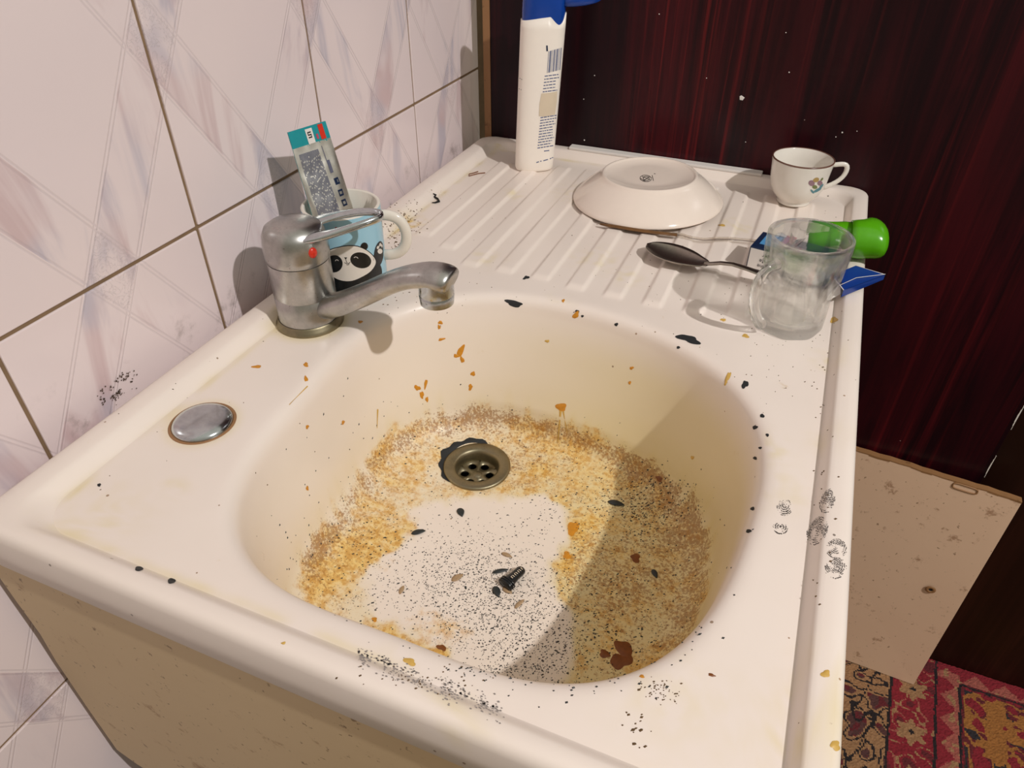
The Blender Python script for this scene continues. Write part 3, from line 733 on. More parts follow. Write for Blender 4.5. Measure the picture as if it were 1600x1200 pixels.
# lever: flowing plate with a long open loop
dirv = Vector((.070, .036, 0)).normalized(); side = Vector((-dirv.y, dirv.x, 0))
lo = []; li = []
for i in range(64):
    a_ = 2*PI*i/64; c, s = math.cos(a_), math.sin(a_)
    u = .029 + .048*c; w = .0248*(1 - .30*sm((u - .01)/.075)) * math.copysign(abs(s)**.85, s)
    lo.append((u, w))
    u2 = .0445 + .0275*c; w2 = .0118*(1 - .2*sm((u2 - .02)/.06)) * s; li.append((u2, w2))
def lp(u, w, dz): 
    z = .0885 + .013*sm((u + .01)/.09) - .05*max(0, abs(w) - .014)*(1 - sm((u)/.05))*1.0
    return fc + dirv*u + side*w + Vector((0, 0, z + dz))
mids = [((a0*.5 + b0*.5), (a1*.5 + b1*.5)) for (a0, a1), (b0, b1) in zip(lo, li)]
mb = MB(); mb.rings([[lp(u, w, -.0035) for u, w in li], [lp(u, w, -.0005) for u, w in li], [lp(u, w, .0022) for u, w in mids], [lp(u, w, .0005) for u, w in lo], [lp(u, w, -.0040) for u, w in lo], [lp(u, w, -.0058) for u, w in mids], [lp(u, w, -.0035) for u, w in li]])
build('lever', mb, M['chrome2'], parent=fa, sub=1, label='lever with open loop')
q = Vector((1.0, -.42, 0)).normalized()
mb = MB(); rc = fc + q*.0270 + Vector((0, 0, .078)); sd = Vector((-q.y, q.x, 0))
mb.rings([[rc + sd*r*math.cos(k*PI/10) + Vector((0, 0, r*1.2*math.sin(k*PI/10))) + q*e for k in range(20)] for r, e in ((.0040, 0), (.0036, .0012), (.002, .0018), (.0002, .002))]); build('hot_marker', mb, M['red'], parent=fa, label='red dot')
# spout
sp = [V(.060,.292,.006), V(.085,.2895,.014), V(.110,.288,.028), V(.132,.287,.042), V(.150,.2865,.054), V(.166,.2865,.0625), V(.180,.287,.0670), V(.190,.2875,.0685), V(.1995,.288,.0675), V(.2045,.2881,.0664), V(.2065,.2881,.0658)]
mb = MB(); mb.tube(sp, [(.0125,.0115), (.0118,.011), (.0112,.010), (.0112,.0095), (.0118,.0092), (.0128,.0090), (.0142,.0095), (.0150,.0102), (.0154,.0106), (.0146,.0100), (.0115,.0074)], 28)
spo = build('spout', mb, M['chrome'], parent=fa, sub=1)
mb = MB(); ac = V(.1915, .2875, .0445)
mb.lathe([(.0138, .024), (.0140, .016), (.0142, .0095), (.0137, .0085), (.0137, .0080), (.0142, .0072), (.0136, .0002), (.0112, .0), (.0108, .003), (.0001, .003)], ac, 40); part_of(build('aerator', mb, M['chrome2'], parent=fa, angle=40), spo)

# ------------------------------------------------------------------ panda mug
mc = V(.0535, .3665, -.0098); MR = .0355
mug = thing('mug', 'light blue mug with a smiling panda behind the tap', 'mug', mc)
mb = MB(); HM = .084
mb.lathe([(.030, 0), (.0335, .001), (.0348, .004), (.0352, .02), (MR, .05), (MR + .0006, HM - .003), (MR + .0005, HM - .0012)], mc, 72, cap0=True)
outm = build('outer_wall', mb, M['mugblue'], parent=mug)
mb = MB(); mb.lathe([(MR + .0005, HM - .0012), (MR - .0008, HM), (MR - .0030, HM - .001), (MR - .0036, .04), (MR - .005, .008), (.02, .005), (.0001, .005)], mc, 72); build('inner_wall', mb, M['mugwhite'], parent=mug, label='white glazed rim and inside')
hd = Vector((.93, .37, 0)).normalized(); pth = []
for k in range(17):
    t = -PI/2*1.02 + PI*1.02*k/16; pth.append(mc + hd*(MR - .002 + .0245*math.cos(t)**.8 if math.cos(t) > 0 else MR - .002) + Vector((0, 0, .044 + .0255*math.sin(t))))
pth = [mc + hd*(MR - .003 + .0255*max(0, math.cos(-PI/2 + PI*k/20))**.62) + Vector((0, 0, .0525 + .0205*math.sin(-PI/2 + PI*k/20))) for k in range(21)]
mb = MB(); mb.tube(pth, [(.0052, .0040)]*21, 16, up=Vector((-hd.y, hd.x, 0))); build('handle', mb, M['mugwhite'], parent=mug, label='white handle')
bv = BVHTree.FromPolygons([v.co + mc for v in outm.data.vertices], [tuple(p.vertices) for p in outm.data.polygons])
c8 = lambda L: [(480 + x/8, 330 + y/8) for x, y in L]
def smooth_loop(L, n=4):
    out = []; m_ = len(L)
    for i in range(m_):
        p0, p1, p2, p3 = L[i-1], L[i], L[(i+1) % m_], L[(i+2) % m_]
        for k in range(n):
            t = k/n; out.append(tuple(.5*((2*p1[j]) + (-p0[j]+p2[j])*t + (2*p0[j]-5*p1[j]+4*p2[j]-p3[j])*t*t + (-p0[j]+3*p1[j]-3*p2[j]+p3[j])*t**3) for j in (0, 1)))
    return out
def ell(cx, cy, rx, ry, rot=0, n=24): return [(cx + rx*math.cos(2*PI*i/n)*math.cos(rot) - ry*math.sin(2*PI*i/n)*math.sin(rot), cy + rx*math.cos(2*PI*i/n)*math.sin(rot) + ry*math.sin(2*PI*i/n)*math.cos(rot)) for i in range(n)]
def pr(name, L, mat, off, sm_=True, lab=None): return patch(name, smooth_loop(c8(L)) if sm_ else c8(L), M[mat], mug, bv, off, 9, label=lab)
pr('panda_body', [(215,700),(300,790),(400,850),(540,870),(700,800),(830,640),(900,650),(935,760),(900,900),(800,985),(680,1040),(500,1060),(320,1000),(250,880)], 'ink', .00015)
pr('panda_arm', [(830,620),(835,520),(860,430),(905,375),(940,400),(950,480),(945,590),(900,680)], 'ink', .00022)
pr('panda_ear', ell(222,485,42,45), 'ink', .00016, False); pr('panda_ear', ell(712,440,46,50,.4), 'ink', .00016, False)
face = [(205,600),(225,530),(300,480),(400,452),(500,436),(620,440),(730,485),(815,555),(855,640),(800,740),(700,810),(560,868),(420,862),(300,800),(225,710)]
fcx, fcy = 520, 650
pr('panda_outline', [(fcx + (x-fcx)*1.03, fcy + (y-fcy)*1.05) for x, y in face], 'ink', .0002)
pr('panda_face', face, 'inkw', .00028, lab='white panda face')
pr('eye_patch', ell(340,655,104,108,.15), 'ink', .00036, False, 'black eye patch'); pr('eye_patch', ell(668,612,132,98,.25), 'ink', .00036, False, 'black eye patch')
pr('nose', [(460,575),(500,575),(482,605)], 'ink', .00036, False)
def strokes(name, segs, mat, off, w, parent, bvv, conv):
    mb = MB()
    for L in segs:
        L = conv(L)
        for (xa, ya), (xb, yb) in zip(L[:-1], L[1:]):
            dx, dy = xb-xa, yb-ya; l_ = math.hypot(dx, dy) or 1; nx_, ny_ = -dy/l_*w/2, dx/l_*w/2
            hs = [hit(*q, bvv) for q in ((xa+nx_, ya+ny_), (xb+nx_, yb+ny_), (xb-nx_, yb-ny_), (xa-nx_, ya-ny_))]
            if all(hs): mb.add([h_[0] + h_[1]*off for h_ in hs], [(0,1,2,3)])
    return build(name, mb, M[mat], parent=parent, fixn=False)
strokes('smile', [[(482,600),(495,640)],[(465,640),(490,652),(500,645),(520,652),(538,632)],[(490,665),(510,668),(525,660)]], 'ink', .0004, .9, mug, bv, c8)
strokes('closed_eye', [[(352,620),(362,605),(380,605),(392,618)],[(582,580),(600,568),(620,572),(635,588)]], 'inkw', .00045, .8, mug, bv, c8)
pr('paw_pad', ell(907,500,30,32), 'inkw', .0003, False, 'white paw pad')
for q in ((882,452,14,22,.4), (908,418,11,22,.15), (928,432,9,20,-.2)): pr('paw_pad', ell(*q), 'inkw', .0003, False, 'white paw pad')
pr('red_mark', [(350,200),(385,210),(398,250),(380,275),(365,240)], 'red', .0003)

# ------------------------------------------------------------------ toothpaste tube standing in the mug
tb = thing('toothpaste_tube', 'flattened silver and teal toothpaste tube standing in the panda mug', 'tube', V(.05, .365, .0))
TL = on_y(449, 207, .352); TR = on_y(508, 189, .386)
bc_ = V(.0560, .3655, -.002); wv = (TR - TL); wv_n = wv.normalized()
BLc = bc_ - wv_n*.0225; BRc = bc_ + wv_n*.0225
nn_ = (TR - TL).cross(BLc - TL).normalized()
if nn_.dot(CAMLOC - TL) < 0: nn_ = -nn_
def tubept(u, v, sgn):                       # u across 0..1, v down 0..1
    p = TL.lerp(TR, u).lerp(BLc.lerp(BRc, u), v); th_ = .0070*sm((v - .06)/.6) * (max(0, 1 - (2*u - 1)**2)**.5)
    return p + nn_*(sgn*(th_ + .0006) + .0006*mnoise.noise(Vector((u*6, v*14, sgn*3)))*sm(v/.1))
NU, NV = 22, 44
def tubesheet(v0, v1, sgn, e=0): return [[tubept(i/NU, v0 + (v1-v0)*j/NV, sgn) + nn_*e for i in range(NU+1)] for j in range(NV+1)]
mb = MB(); mb.rings(tubesheet(.10, 1, 1), False); tbf = build('foil_front', mb, M['foil'], parent=tb, fixn=False, label='crumpled silver printed face')
mb = MB(); mb.rings(tubesheet(0, 1, -1), False); mb.rings(tubesheet(0, .11, 1), False); 
for u in (0, 1): mb.rings([[tubept(u, j/NV, 1) for j in range(NV+1)], [tubept(u, j/NV, -1) for j in range(NV+1)]], False)
mb.rings([[tubept(i/NU, 0, 1) for i in range(NU+1)], [tubept(i/NU, 0, -1) for i in range(NU+1)]], False)
build('teal_back', mb, M['teal'], parent=tb, fixn=False, label='teal crimped end and back')
mb = MB()
def tq(mb_, u0, u1, v0, v1, e=.0003):
    n_ = max(1, int((v1-v0)/.03)); L = []
    for j in range(n_+1):
        v = v0 + (v1-v0)*j/n_; L.append([tubept(u0, v, 1) + nn_*e, tubept(u1, v, 1) + nn_*e])
    mb_.rings(L, False)
rnd = random.Random(3)
for k in range(19):
    u = .10 + k*.0265; v = .14
    while v < .60:
        l_ = rnd.uniform(.02, .07); tq(mb, u, u + .016, v, min(v + l_, .61)); v += l_ + .008
for u in (.14, .25, .28, .44, .47, .50, .56, .68): tq(mb, u, u + .012, .64, .64 + rnd.uniform(.05, .13))
tq(mb, .70, .78, .22, .30); tq(mb, .70, .715, .13, .22)
build('small_print', mb, M['print2'], parent=tb, fixn=False)['kind'] = 'stuff'
for v in (.335, .41, .475, .545):
    mb = MB(); tq(mb, .72, .84, v, v + .012); tq(mb, .72, .84, v + .03, v + .042); tq(mb, .72, .745, v, v + .042); tq(mb, .815, .84, v, v + .042)
    if v < .35: tq(mb, .74, .79, .345, .37)
    build('symbol', mb, M['navy'], parent=tb, fixn=True)
for q_ in ((.11, .17, .605, .63), (.70, .82, .64, .67), (.70, .82, .70, .71)):
    mb = MB(); tq(mb, *q_); build('symbol', mb, M['navy'], parent=tb, fixn=False)
mb = MB(); tq(mb, .42, .60, .012, .10); build('white_square', mb, M['card'], parent=tb, fixn=False)
mb = MB()
for (u0, u1, v0, v1) in ((.46,.55,.03,.037),(.46,.55,.045,.052),(.46,.55,.06,.067),(.46,.475,.03,.052),(.535,.55,.045,.067)): tq(mb, u0, u1, v0, v1, .0006)
build('batch_mark', mb, M['ink'], parent=tb, fixn=False)
mb = MB(); tq(mb, .76, .89, .006, .095); build('red_square', mb, M['red'], parent=tb, fixn=False)
mb = MB(); tq(mb, .66, .71, .055, .085); build('red_square', mb, M['pink'], parent=tb, fixn=False)

# ------------------------------------------------------------------ shampoo bottle
bc = V(.1072, .7250, -.0098)
bo = thing('bottle', 'tall white plastic shampoo bottle with a blue flip cap', 'bottle', bc)
BA = math.radians(28)                        # turn of the oval section
ex = Vector((math.cos(BA), math.sin(BA), 0)); ey = Vector((-math.sin(BA), math.cos(BA), 0))
def oval(a, b, z, n=72, c=bc, sh=0):
    out = []
    for i in range(n):
        t = 2*PI*i/n; ct, st = math.cos(t), math.sin(t)
        out.append(c + ex*(a*math.copysign(abs(ct)**.8, ct)) + ey*(b*math.copysign(abs(st)**.8, st)) + Vector((.044*z, 0, z)))
    return out
TOPZ = .1865
tp = [(.0215,.0125,0),(.0240,.0148,.0012),(.0251,.0158,.004)] + [(.0252 + .0016*k/14, .0160 + .0006*k/14, .004 + (TOPZ - .006)*k/14) for k in range(1, 15)]
mb = MB(); rs_ = [oval(*t_) for t_ in tp]
# scooped thumb notch at the top of the right-hand front
for i, v in enumerate(rs_[-1]):
    t = 2*PI*i/72; d_ = (t - 5.45); v.z += .004*math.cos(t) - .011*max(0, 1 - (d_/.55)**2)
rs_.append([v + (bc + Vector((0,0,0)) - Vector((v.x, v.y, bc.z)))*.06*Vector((1,1,0)).length/1.414 for v in [Vector((w.x, w.y, w.z)) for w in rs_[-1]]])
for v, w in zip(rs_[-1], rs_[-2]): v.x = w.x + (bc.x - w.x)*.08; v.y = w.y + (bc.y - w.y)*.08; v.z = w.z + .0003
mb.rings(rs_, True, True, False); bod = build('body', mb, M['bottle'], parent=bo)
mb = MB(); cp = [oval(.0246, .0144, TOPZ - .030), oval(.0256, .0152, TOPZ + .004), oval(.0256, .0152, TOPZ + .030), oval(.0245, .0145, TOPZ + .034), oval(.02, .011, TOPZ + .036)]
mb.rings(cp, True, False, True); cap = build('cap', mb, M['bluecap'], parent=bo, label='blue cap', angle=50)
# open flip lid hinged out to the right
mb = MB(); lc = bc + ex*.050 + ey*-.006 + Vector((0, 0, TOPZ + .010))
def lid(a, b, z): return [lc + ex*(a*math.cos(2*PI*i/40)) + ey*(b*math.sin(2*PI*i/40)) + Vector((0, 0, z + .10*a*math.cos(2*PI*i/40))) for i in range(40)]
mb.rings([lid(.002,.002,0), lid(.020,.013,0), lid(.0240,.0155,.002), lid(.0245,.016,.012), lid(.0225,.0145,.012), lid(.0215,.0135,.004), lid(.002,.002,.003)])
part_of(build('flip_lid', mb, M['bluecap'], parent=bo), cap)
bvb = BVHTree.FromPolygons([v.co + bc for v in bod.data.vertices], [tuple(p.vertices) for p in bod.data.polygons])
ident = lambda L: L
def edge_lerp(y): # right print block slants with the bottle
    return 853.5 + (y - 90)*-.095
segs = []
for k, wd in enumerate([.7, 1.6, .8, .6, 1.4, .7, 1.5, .8, .6, 1.1]):
    x = 857 + k*2.15; segs.append((x, wd))
mb = MB()
for x, wd in segs:
    pts = [hit(*q, bvb) for q in ((x, 80 - (x-857)*.28), (x + wd, 80 - (x-857)*.28), (x + wd - 2.4, 114 - (x-857)*.25), (x - 2.4, 114 - (x-857)*.25))]
    if all(pts): mb.add([p_[0] + p_[1]*.0003 for p_ in pts], [(0,1,2,3)])
build('barcode', mb, M['print'], parent=bo, fixn=False)
rnd = random.Random(5)
def textblock(xl0, y0, y1, width, step_, slope, slant, w=1.25):
    S = []
    y = y0
    while y < y1:
        xl = xl0 + (y - y0)*slant; x = xl; end = xl + width*rnd.uniform(.8, 1)
        while x < end:
            l_ = rnd.uniform(2.0, 6); S.append([(x, y + (x-xl)*slope), (min(x + l_, end), y + (min(x+l_, end)-xl)*slope)]); x += l_ + 1.0
        y += step_
    return S
strokes('small_print', textblock(851, 119, 146, 23, 4.9, -.13, -.12), 'print', .0003, 1.5, bo, bvb, ident)['kind'] = 'stuff'
S = textblock(844.5, 184, 234, 25, 4.3, -.16, -.10) + [[(850, 236), (858, 235)], [(838, 254), (842, 252.5)], [(844, 252), (846, 251.5)], [(849, 251), (856, 249)], [(859, 248), (864, 246)]]
strokes('small_print', S, 'print', .0003, 1.5, bo, bvb, ident)['kind'] = 'stuff'
strokes('dark_mark', [[(854.5, 71), (855, 80)]], 'navy', .0003, 2.4, bo, bvb, ident)
strokes('side_line', [[(812, 122), (816, 124.5)], [(811, 138.5), (815, 140.5)]], 'navy', .0003, .8, bo, bvb, ident)
patch('blue_mark', [(806.5, 208.5), (811, 208.5), (810.5, 215), (806.2, 215)], M['cyan'], bo, bvb, .0003, 2)
patch('sticker', [(846, 146), (853, 145.5), (864, 144), (870.5, 142.5), (869.5, 160), (867, 179), (858, 181), (849, 182), (842, 181), (843, 162)], M['label'], bo, bvb, .0004, 4, label='blank cream sticker')

# ------------------------------------------------------------------ upturned plate
pc = V(.2735, .6725, -.0060)
pl = thing('plate', 'ivory plate lying upside down on the ribbed drainboard', 'plate', pc)
mb = MB(); mb.lathe([(.0001, .0285), (.030, .0285), (.0505, .0287), (.0520, .0300), (.0535, .0312), (.0552, .0308), (.0562, .0290), (.060, .0262), (.068, .0205), (.076, .0142), (.082, .0085), (.0865, .0035), (.0885, .0010), (.0888, -.0004), (.0875, -.0012), (.084, .0018), (.074, .0105), (.062, .0195), (.050, .0250), (.0001, .0255)], pc, 96)
tl = Matrix.Rotation(math.radians(-1.5), 4, 'Y'); 
for v in mb.v:
    w = v - pc; w = tl @ w; v.x, v.y, v.z = (w + pc); v.z += .0022
pb = build('dish', mb, M['porcelain'], parent=pl)
bvp = BVHTree.FromPolygons([v.co + pc for v in pb.data.vertices], [tuple(p.vertices) for p in pb.data.polygons])
strokes('maker_stamp', [ell(1009, 279, 9, 5, .1) + [(1018, 279)], ell(1010, 279, 5, 3, .2), [(1003, 276), (1016, 281)], [(1005, 283), (1015, 276)], [(1019, 274), (1021, 283)], [(1001, 279), (1008, 283)], [(1022, 271.5), (1024, 271.8)]], 'ink', .0003, .7, pl, bvp, ident)
# stick under the plate edge
st = thing('plastic_stick', 'clear wavy plastic stick with a brown stained end under the plate', 'stick', V(.32, .59, -.006))
def deckpt(px, py, up): h = hit(px, py); return h[0] + Vector((0, 0, up))
mb = MB(); L = [on_z(x, y, -.0045) for x, y in ((938,350),(955,353),(975,356),(1000,360),(1030,364),(1058,367))]
mb.tube(L, [(.0014,.001),(.0030,.0014),(.0034,.0014),(.0034,.0014),(.0032,.0013),(.003,.0012)], 10); build('brown_end', mb, M['stickbrown'], parent=st, label='brown stained end')
mb = MB(); L = [on_z(x, y + math.sin(x*.07)*1.2, -.0045) for x, y in ((1050,366),(1065,368),(1080,371),(1100,373),(1120,373),(1140,374),(1160,375),(1185,376),(1205,377))]
mb.tube(L, [(.0030 + .0007*math.sin(k*1.9), .0013) for k in range(len(L))], 10); build('clear_shaft', mb, M['clearplastic'], parent=st, label='clear shaft')

# ------------------------------------------------------------------ tea cup
cc = V(.4360, .7400, -.0072)
cu = thing('tea_cup', 'small white porcelain tea cup with a floral print and gilt rim', 'cup', cc)
mb = MB(); HC = .0525
mb.lathe([(.0205, 0), (.0210, .0015), (.0200, .0035), (.0235, .0065), (.0290, .0125), (.0330, .0205), (.0350, .0300), (.0362, .0400), (.0375, HC - .0015), (.0376, HC), (.0366, HC + .0005), (.0358, HC - .0005), (.0342, .038), (.0325, .027), (.0290, .017), (.022, .009), (.010, .0065), (.0001, .0060)], cc, 72, cap0=True, sx=.92, sy=.92); cb = build('bowl', mb, M['cup'], parent=cu)
mb = MB(); mb.lathe([(.0378, HC - .0003), (.0377, HC + .0007), (.0366, HC + .0011), (.0362, HC + .0004)], cc, 72, sx=.92, sy=.92); build('gilt_rim', mb, M['cuprim'], parent=cu, label='thin brown gilt line on the rim')
hd = Vector((.96, .22, 0)).normalized(); hp = [(.0320, .046), (.040, .0475), (.0465, .0485), (.0505, .0465), (.0512, .0400), (.0490, .0330), (.0435, .0265), (.036, .0215), (.0285, .0175)]
mb = MB(); mb.tube([cc + hd*r + Vector((0, 0, z)) for r, z in hp], [(.0030,.0028),(.0028,.0022),(.0030,.0024),(.0032,.0026),(.0030,.0024),(.0028,.0022),(.0028,.0022),(.0030,.0024),(.003,.0026)], 14, up=Vector((-hd.y, hd.x, 0))); build('handle', mb, M['cup'], parent=cu, sub=1)
bvc = BVHTree.FromPolygons([v.co + cc for v in cb.data.vertices], [tuple(p.vertices) for p in cb.data.polygons])
for q, m in (((1268,286,5,4.5,.4),'petal1'),((1275,281,5,3.5,-.4),'gold'),((1281,286,4,4,.5),'petal1'),((1273,292,4,3,.2),'petal3'),((1277,297,7,2.2,-.5),'petal2'),((1283,291,5,1.8,-.9),'petal2'),((1269,299,4,1.6,.9),'petal2'),((1284,280,3,1.5,-.9),'petal3')):
    patch('flower_print', ell(*q, n=12), M[m], cu, bvc, .0003, 2)

# ------------------------------------------------------------------ glass mug with handle
gc = V(.4575, .4560, -.0098)
gl = thing('glass_mug', 'thick clear glass mug with a side handle and embossed star', 'glass', gc)
NG = 96; HG = .088
def grad(t, z, inner=False):
    s = z/HG
    r = .0290 + .0003*math.sin(s*6) + .0063*sm((s - .3)/.65)
    d_ = (t + 1.2) % (2*PI)
    fac = .0006*math.cos(8*t)*(1 - sm((s - .75)/.2)) + .0013*math.exp(-((s - .60)/.08)**2)*math.cos(3*t + .8)
    if inner: return r - .0042 + fac*.3 - .002*(1 - s)
    return r + fac
lean = Vector((.0, 0, 0))
def gring(z, inner=False, k=1): return [gc + Vector((k*grad(2*PI*i/NG, z, inner)*math.cos(2*PI*i/NG), k*grad(2*PI*i/NG, z, inner)*math.sin(2*PI*i/NG), z)) for i in range(NG)]
mb = MB(); R_ = [gring(.0008, False, .90), gring(.0, False, .94), gring(.002, False, .99)] + [gring(.004 + (HG - .006)*k/30) for k in range(31)]
R_ += [gring(HG - .0005, False, .985), gring(HG, False, .955), gring(HG - .0006, True, 1.02)] + [gring(HG - .003 - (HG - .016)*k/26, True) for k in range(27)] + [gring(.0095, True, .93), gring(.0085, True, .7)]
mb.rings(R_, True, True, True); gb = build('vessel', mb, M['glass'], parent=gl)
hd = Vector((-.62, -.78, 0)).normalized(); hp = [(.0285, .0680), (.037, .0690), (.0465, .0660), (.0525, .0580), (.0530, .0460), (.0505, .0340), (.0450, .0220), (.038, .0120), (.0300, .0075)]
mb = MB(); mb.tube([gc + hd*r + Vector((0, 0, z)) for r, z in hp], [(.0058,.0048),(.0055,.0042),(.0052,.0040),(.0050,.0038),(.0050,.0036),(.0050,.0036),(.0050,.0038),(.0052,.0042),(.006,.0048)], 18, up=Vector((-hd.y, hd.x, 0))); build('handle', mb, M['glass2'], parent=gl, sub=1)
# star on the far inside wall
mb = MB(); ta = math.radians(115); sn = Vector((math.cos(ta), math.sin(ta), 0)); sx_ = Vector((-sn.y, sn.x, 0)); rz = .064
S0 = []
for k in range(10):
    r = .0125 if k % 2 == 0 else .0055; a_ = PI/2 + k*PI/5 + .3; S0.append((r*math.cos(a_), r*math.sin(a_)))
def starpt(u, w, e):
    z = rz + w; r = grad(ta + u/.03, z, True) - e; an = ta - u/.03; return gc + Vector((r*math.cos(an), r*math.sin(an), z))
mb.add([starpt(0, 0, .0042)] + [starpt(u, w, .0002) for u, w in S0], [(0, 1+i, 1+(i+1) % 10) for i in range(10)])
mb.add([starpt(u, w, .0002) for u, w in S0] + [starpt(0, 0, -.0008)], [((i+1) % 10, i, 10) for i in range(10)])
build('embossed_star', mb, M['glass'], parent=gl, smooth=False)

# ------------------------------------------------------------------ spoon
so = thing('spoon', 'worn steel tablespoon with its bowl toward the tap', 'spoon', V(.34, .54, -.007))
tip = on_z(1011, 381, .003); nk = on_z(1106, 414, .0035); ax = (nk - tip); Lb = ax.length; ax.normalize(); sdv = ax.cross(Vector((0, 0, 1))).normalized()
def bowl_pt(s, w, lift):                    # s along 0..1, w across -1..1
    hw = .0190*(math.sin(PI*min(1, s**.85))**.62 if 0 < s < 1 else 0) + .0028*sm((s - .8)/.2)
    dp = .0075*(math.sin(PI*s)**.8 if 0 < s < 1 else 0)*(1 - w*w)
    return tip + ax*(Lb*s) + sdv*(hw*w) + Vector((0, 0, -dp + lift))
mb = MB(); ss = [k/26 for k in range(27)]; ww = [-1 + 2*k/14 for k in range(15)]
mb.rings([[bowl_pt(s, w, .0006) for w in ww] for s in ss], False)
mb.rings([[bowl_pt(s, w, -.0006) for w in ww] for s in ss], False)
for sg in (-1, 1): mb.rings([[bowl_pt(s, sg, .0006) for s in ss], [bowl_pt(s, sg, -.0006) for s in ss]], False)
build('spoon_bowl', mb, M['spoon'], parent=so)
hp = [nk - ax*.004] + [on_z(x, y, z) for x, y, z in ((1112,412,.0050),(1126,411,.0075),(1145,413,.0090),(1165,419,.0085),(1188,427,.0065),(1212,436,.0035),(1240,447,.0000),(1262,455,-.0025))]
mb = MB(); mb.tube(hp, [(.0030,.0016),(.0026,.0017),(.0028,.0017),(.0034,.0015),(.0042,.0013),(.0050,.0012),(.0058,.0011),(.0064,.0010),(.0050,.0008)], 14); build('spoon_handle', mb, M['spoon'], parent=so)

# ------------------------------------------------------------------ cigarette packet
ck = thing('cigarette_packet', 'crushed navy and white cigarette packet lying open behind the glass', 'packet', V(.45, .57, -.008))
pa = on_z(1165, 417, -.0070); pd = (V(.5020, .5280, -.0070) - pa); pd.z = 0; pd.normalize(); pw = Vector((-pd.y, pd.x, 0))
KL, KW, KH = .088, .040, .0235
MX = Matrix(((pd.x, pw.x, 0, pa.x), (pd.y, pw.y, 0, pa.y), (0, 0, 1, pa.z), (0, 0, 0, 1)))
mb = MB(); mb.box((0, 0, 0), (KL, KW, KH), MX); build('box', mb, M['navy'], parent=ck, smooth=False, bevel=.0008)
mb = MB(); mb.box((.0012, -.0004, .001), (KL - .012, 0.0, KH - .0015), MX); build('warning_label', mb, M['card'], parent=ck, smooth=False, label='white warning label')
def text_mesh(s, size):
    cu_ = bpy.data.curves.new('t', 'FONT'); cu_.body = s; cu_.size = size; ob = bpy.data.objects.new('t', cu_); C.objects.link(ob)
    bpy.context.view_layer.update(); m_ = bpy.data.meshes.new_from_object(ob.evaluated_get(bpy.context.evaluated_depsgraph_get()))
    vs_ = [v.co.copy() for v in m_.vertices]; fs_ = [tuple(p.vertices) for p in m_.polygons]; bpy.data.objects.remove(ob); return vs_, fs_
for k, s in enumerate(('in con\u021bine', 'substan\u021be', '\u0103 cancer')):      # printed upside down on the side that faces us
    vs_, fs_ = text_mesh(s, .0058); mb = MB()
    mb.add([MX @ Vector((.034 - v.x, -.0007, .0028 + k*.0058 + (.0042 - v.y))) for v in vs_], fs_)
    build('warning_text', mb, M['ink'], parent=ck, smooth=False, fixn=False)
mb = MB(); mb.box((.006, .010, KH), (.022, .036, KH + .0004), MX); build('blue_square', mb, M['cyan'], parent=ck, smooth=False)
mb = MB(); mb.box((.024, .020, KH), (.034, .044, KH + .0004), MX); build('pink_square', mb, M['pink'], parent=ck, smooth=False)
# opened lid flap reaching over the rim
f0 = on_z(1300, 430, .008); f1_ = on_z(1337, 415, .012); f2_ = on_z(1383, 429, .014); f3 = on_z(1318, 453, .008)
th_ = Vector((0, 0, -.0008)); mb = MB()
mb.rings([[f0, f1_, f2_, f3], [f0 + th_, f1_ + th_, f2_ + th_, f3 + th_]], True, True, True)
sd_ = Vector((0, 0, -.009)); 
mb.rings([[f3, f2_], [f3 + sd_ + (f0 - f3)*.05, f2_ + sd_*.6]], False)
cr = MB(); m1 = f0.lerp(f3, .62) + Vector((0,0,.0006)); m2 = f1_.lerp(f2_, .72) + Vector((0,0,.0006))
cr.tube([f3.lerp(f0, .30) + Vector((0,0,.0004)), m1.lerp(m2, .45) + Vector((0,0,.0004)), f2_ + Vector((0,0,.0004))], .0003, 5); cr.tube([f0, f3], .0004, 5); cr.tube([f1_, f2_], .0003, 5)  # white strips put in as highlights along the lid folds
build('crease_highlight', cr, M['card'], parent=ck, fixn=False, label='white painted highlights on the lid creases')
build('lid', mb, M['blue'], parent=ck, smooth=False, fixn=False, label='bright blue open lid flap')
mb = MB(); g = [on_z(x, y, z) for x, y, z in ((1297,430,.006),(1303,424,.009),(1322,449,.006),(1314,459,.001),(1292,471,-.006),(1293,448,.002))]
mb.add(g, [(0,1,2),(0,2,5),(5,2,3),(5,3,4)]); build('inner_paper', mb, M['card'], parent=ck, smooth=False, fixn=False, label='white torn inner paper')

e0 = MX @ Vector((KL - .001, KW*.85, KH - .001)); e1 = MX @ Vector((KL - .001, .004, KH - .001)); e2 = MX @ Vector((KL - .001, .004, .002)); mb = MB()
mid0 = e0.lerp(f0, .5) + Vector((0, 0, .001)); mid1 = e1.lerp(f3, .5) + Vector((0, 0, -.002)); mid2 = e2.lerp(f3, .5)
mb.add([e0, e1, e2, mid0, mid1, mid2, f0 + th_, f3 + th_, f3 + Vector((0, 0, -.008))], [(0,1,4,3),(1,2,5,4),(3,4,7,6),(4,5,8,7)]); build('torn_flap', mb, M['navy'], parent=ck, smooth=False, fixn=False, label='torn card joining box and lid')

# ------------------------------------------------------------------ green plastic cap
gr = thing('green_cap', 'hollow lime green plastic cap lying over the sink rim', 'cap', V(.51, .585, 0))
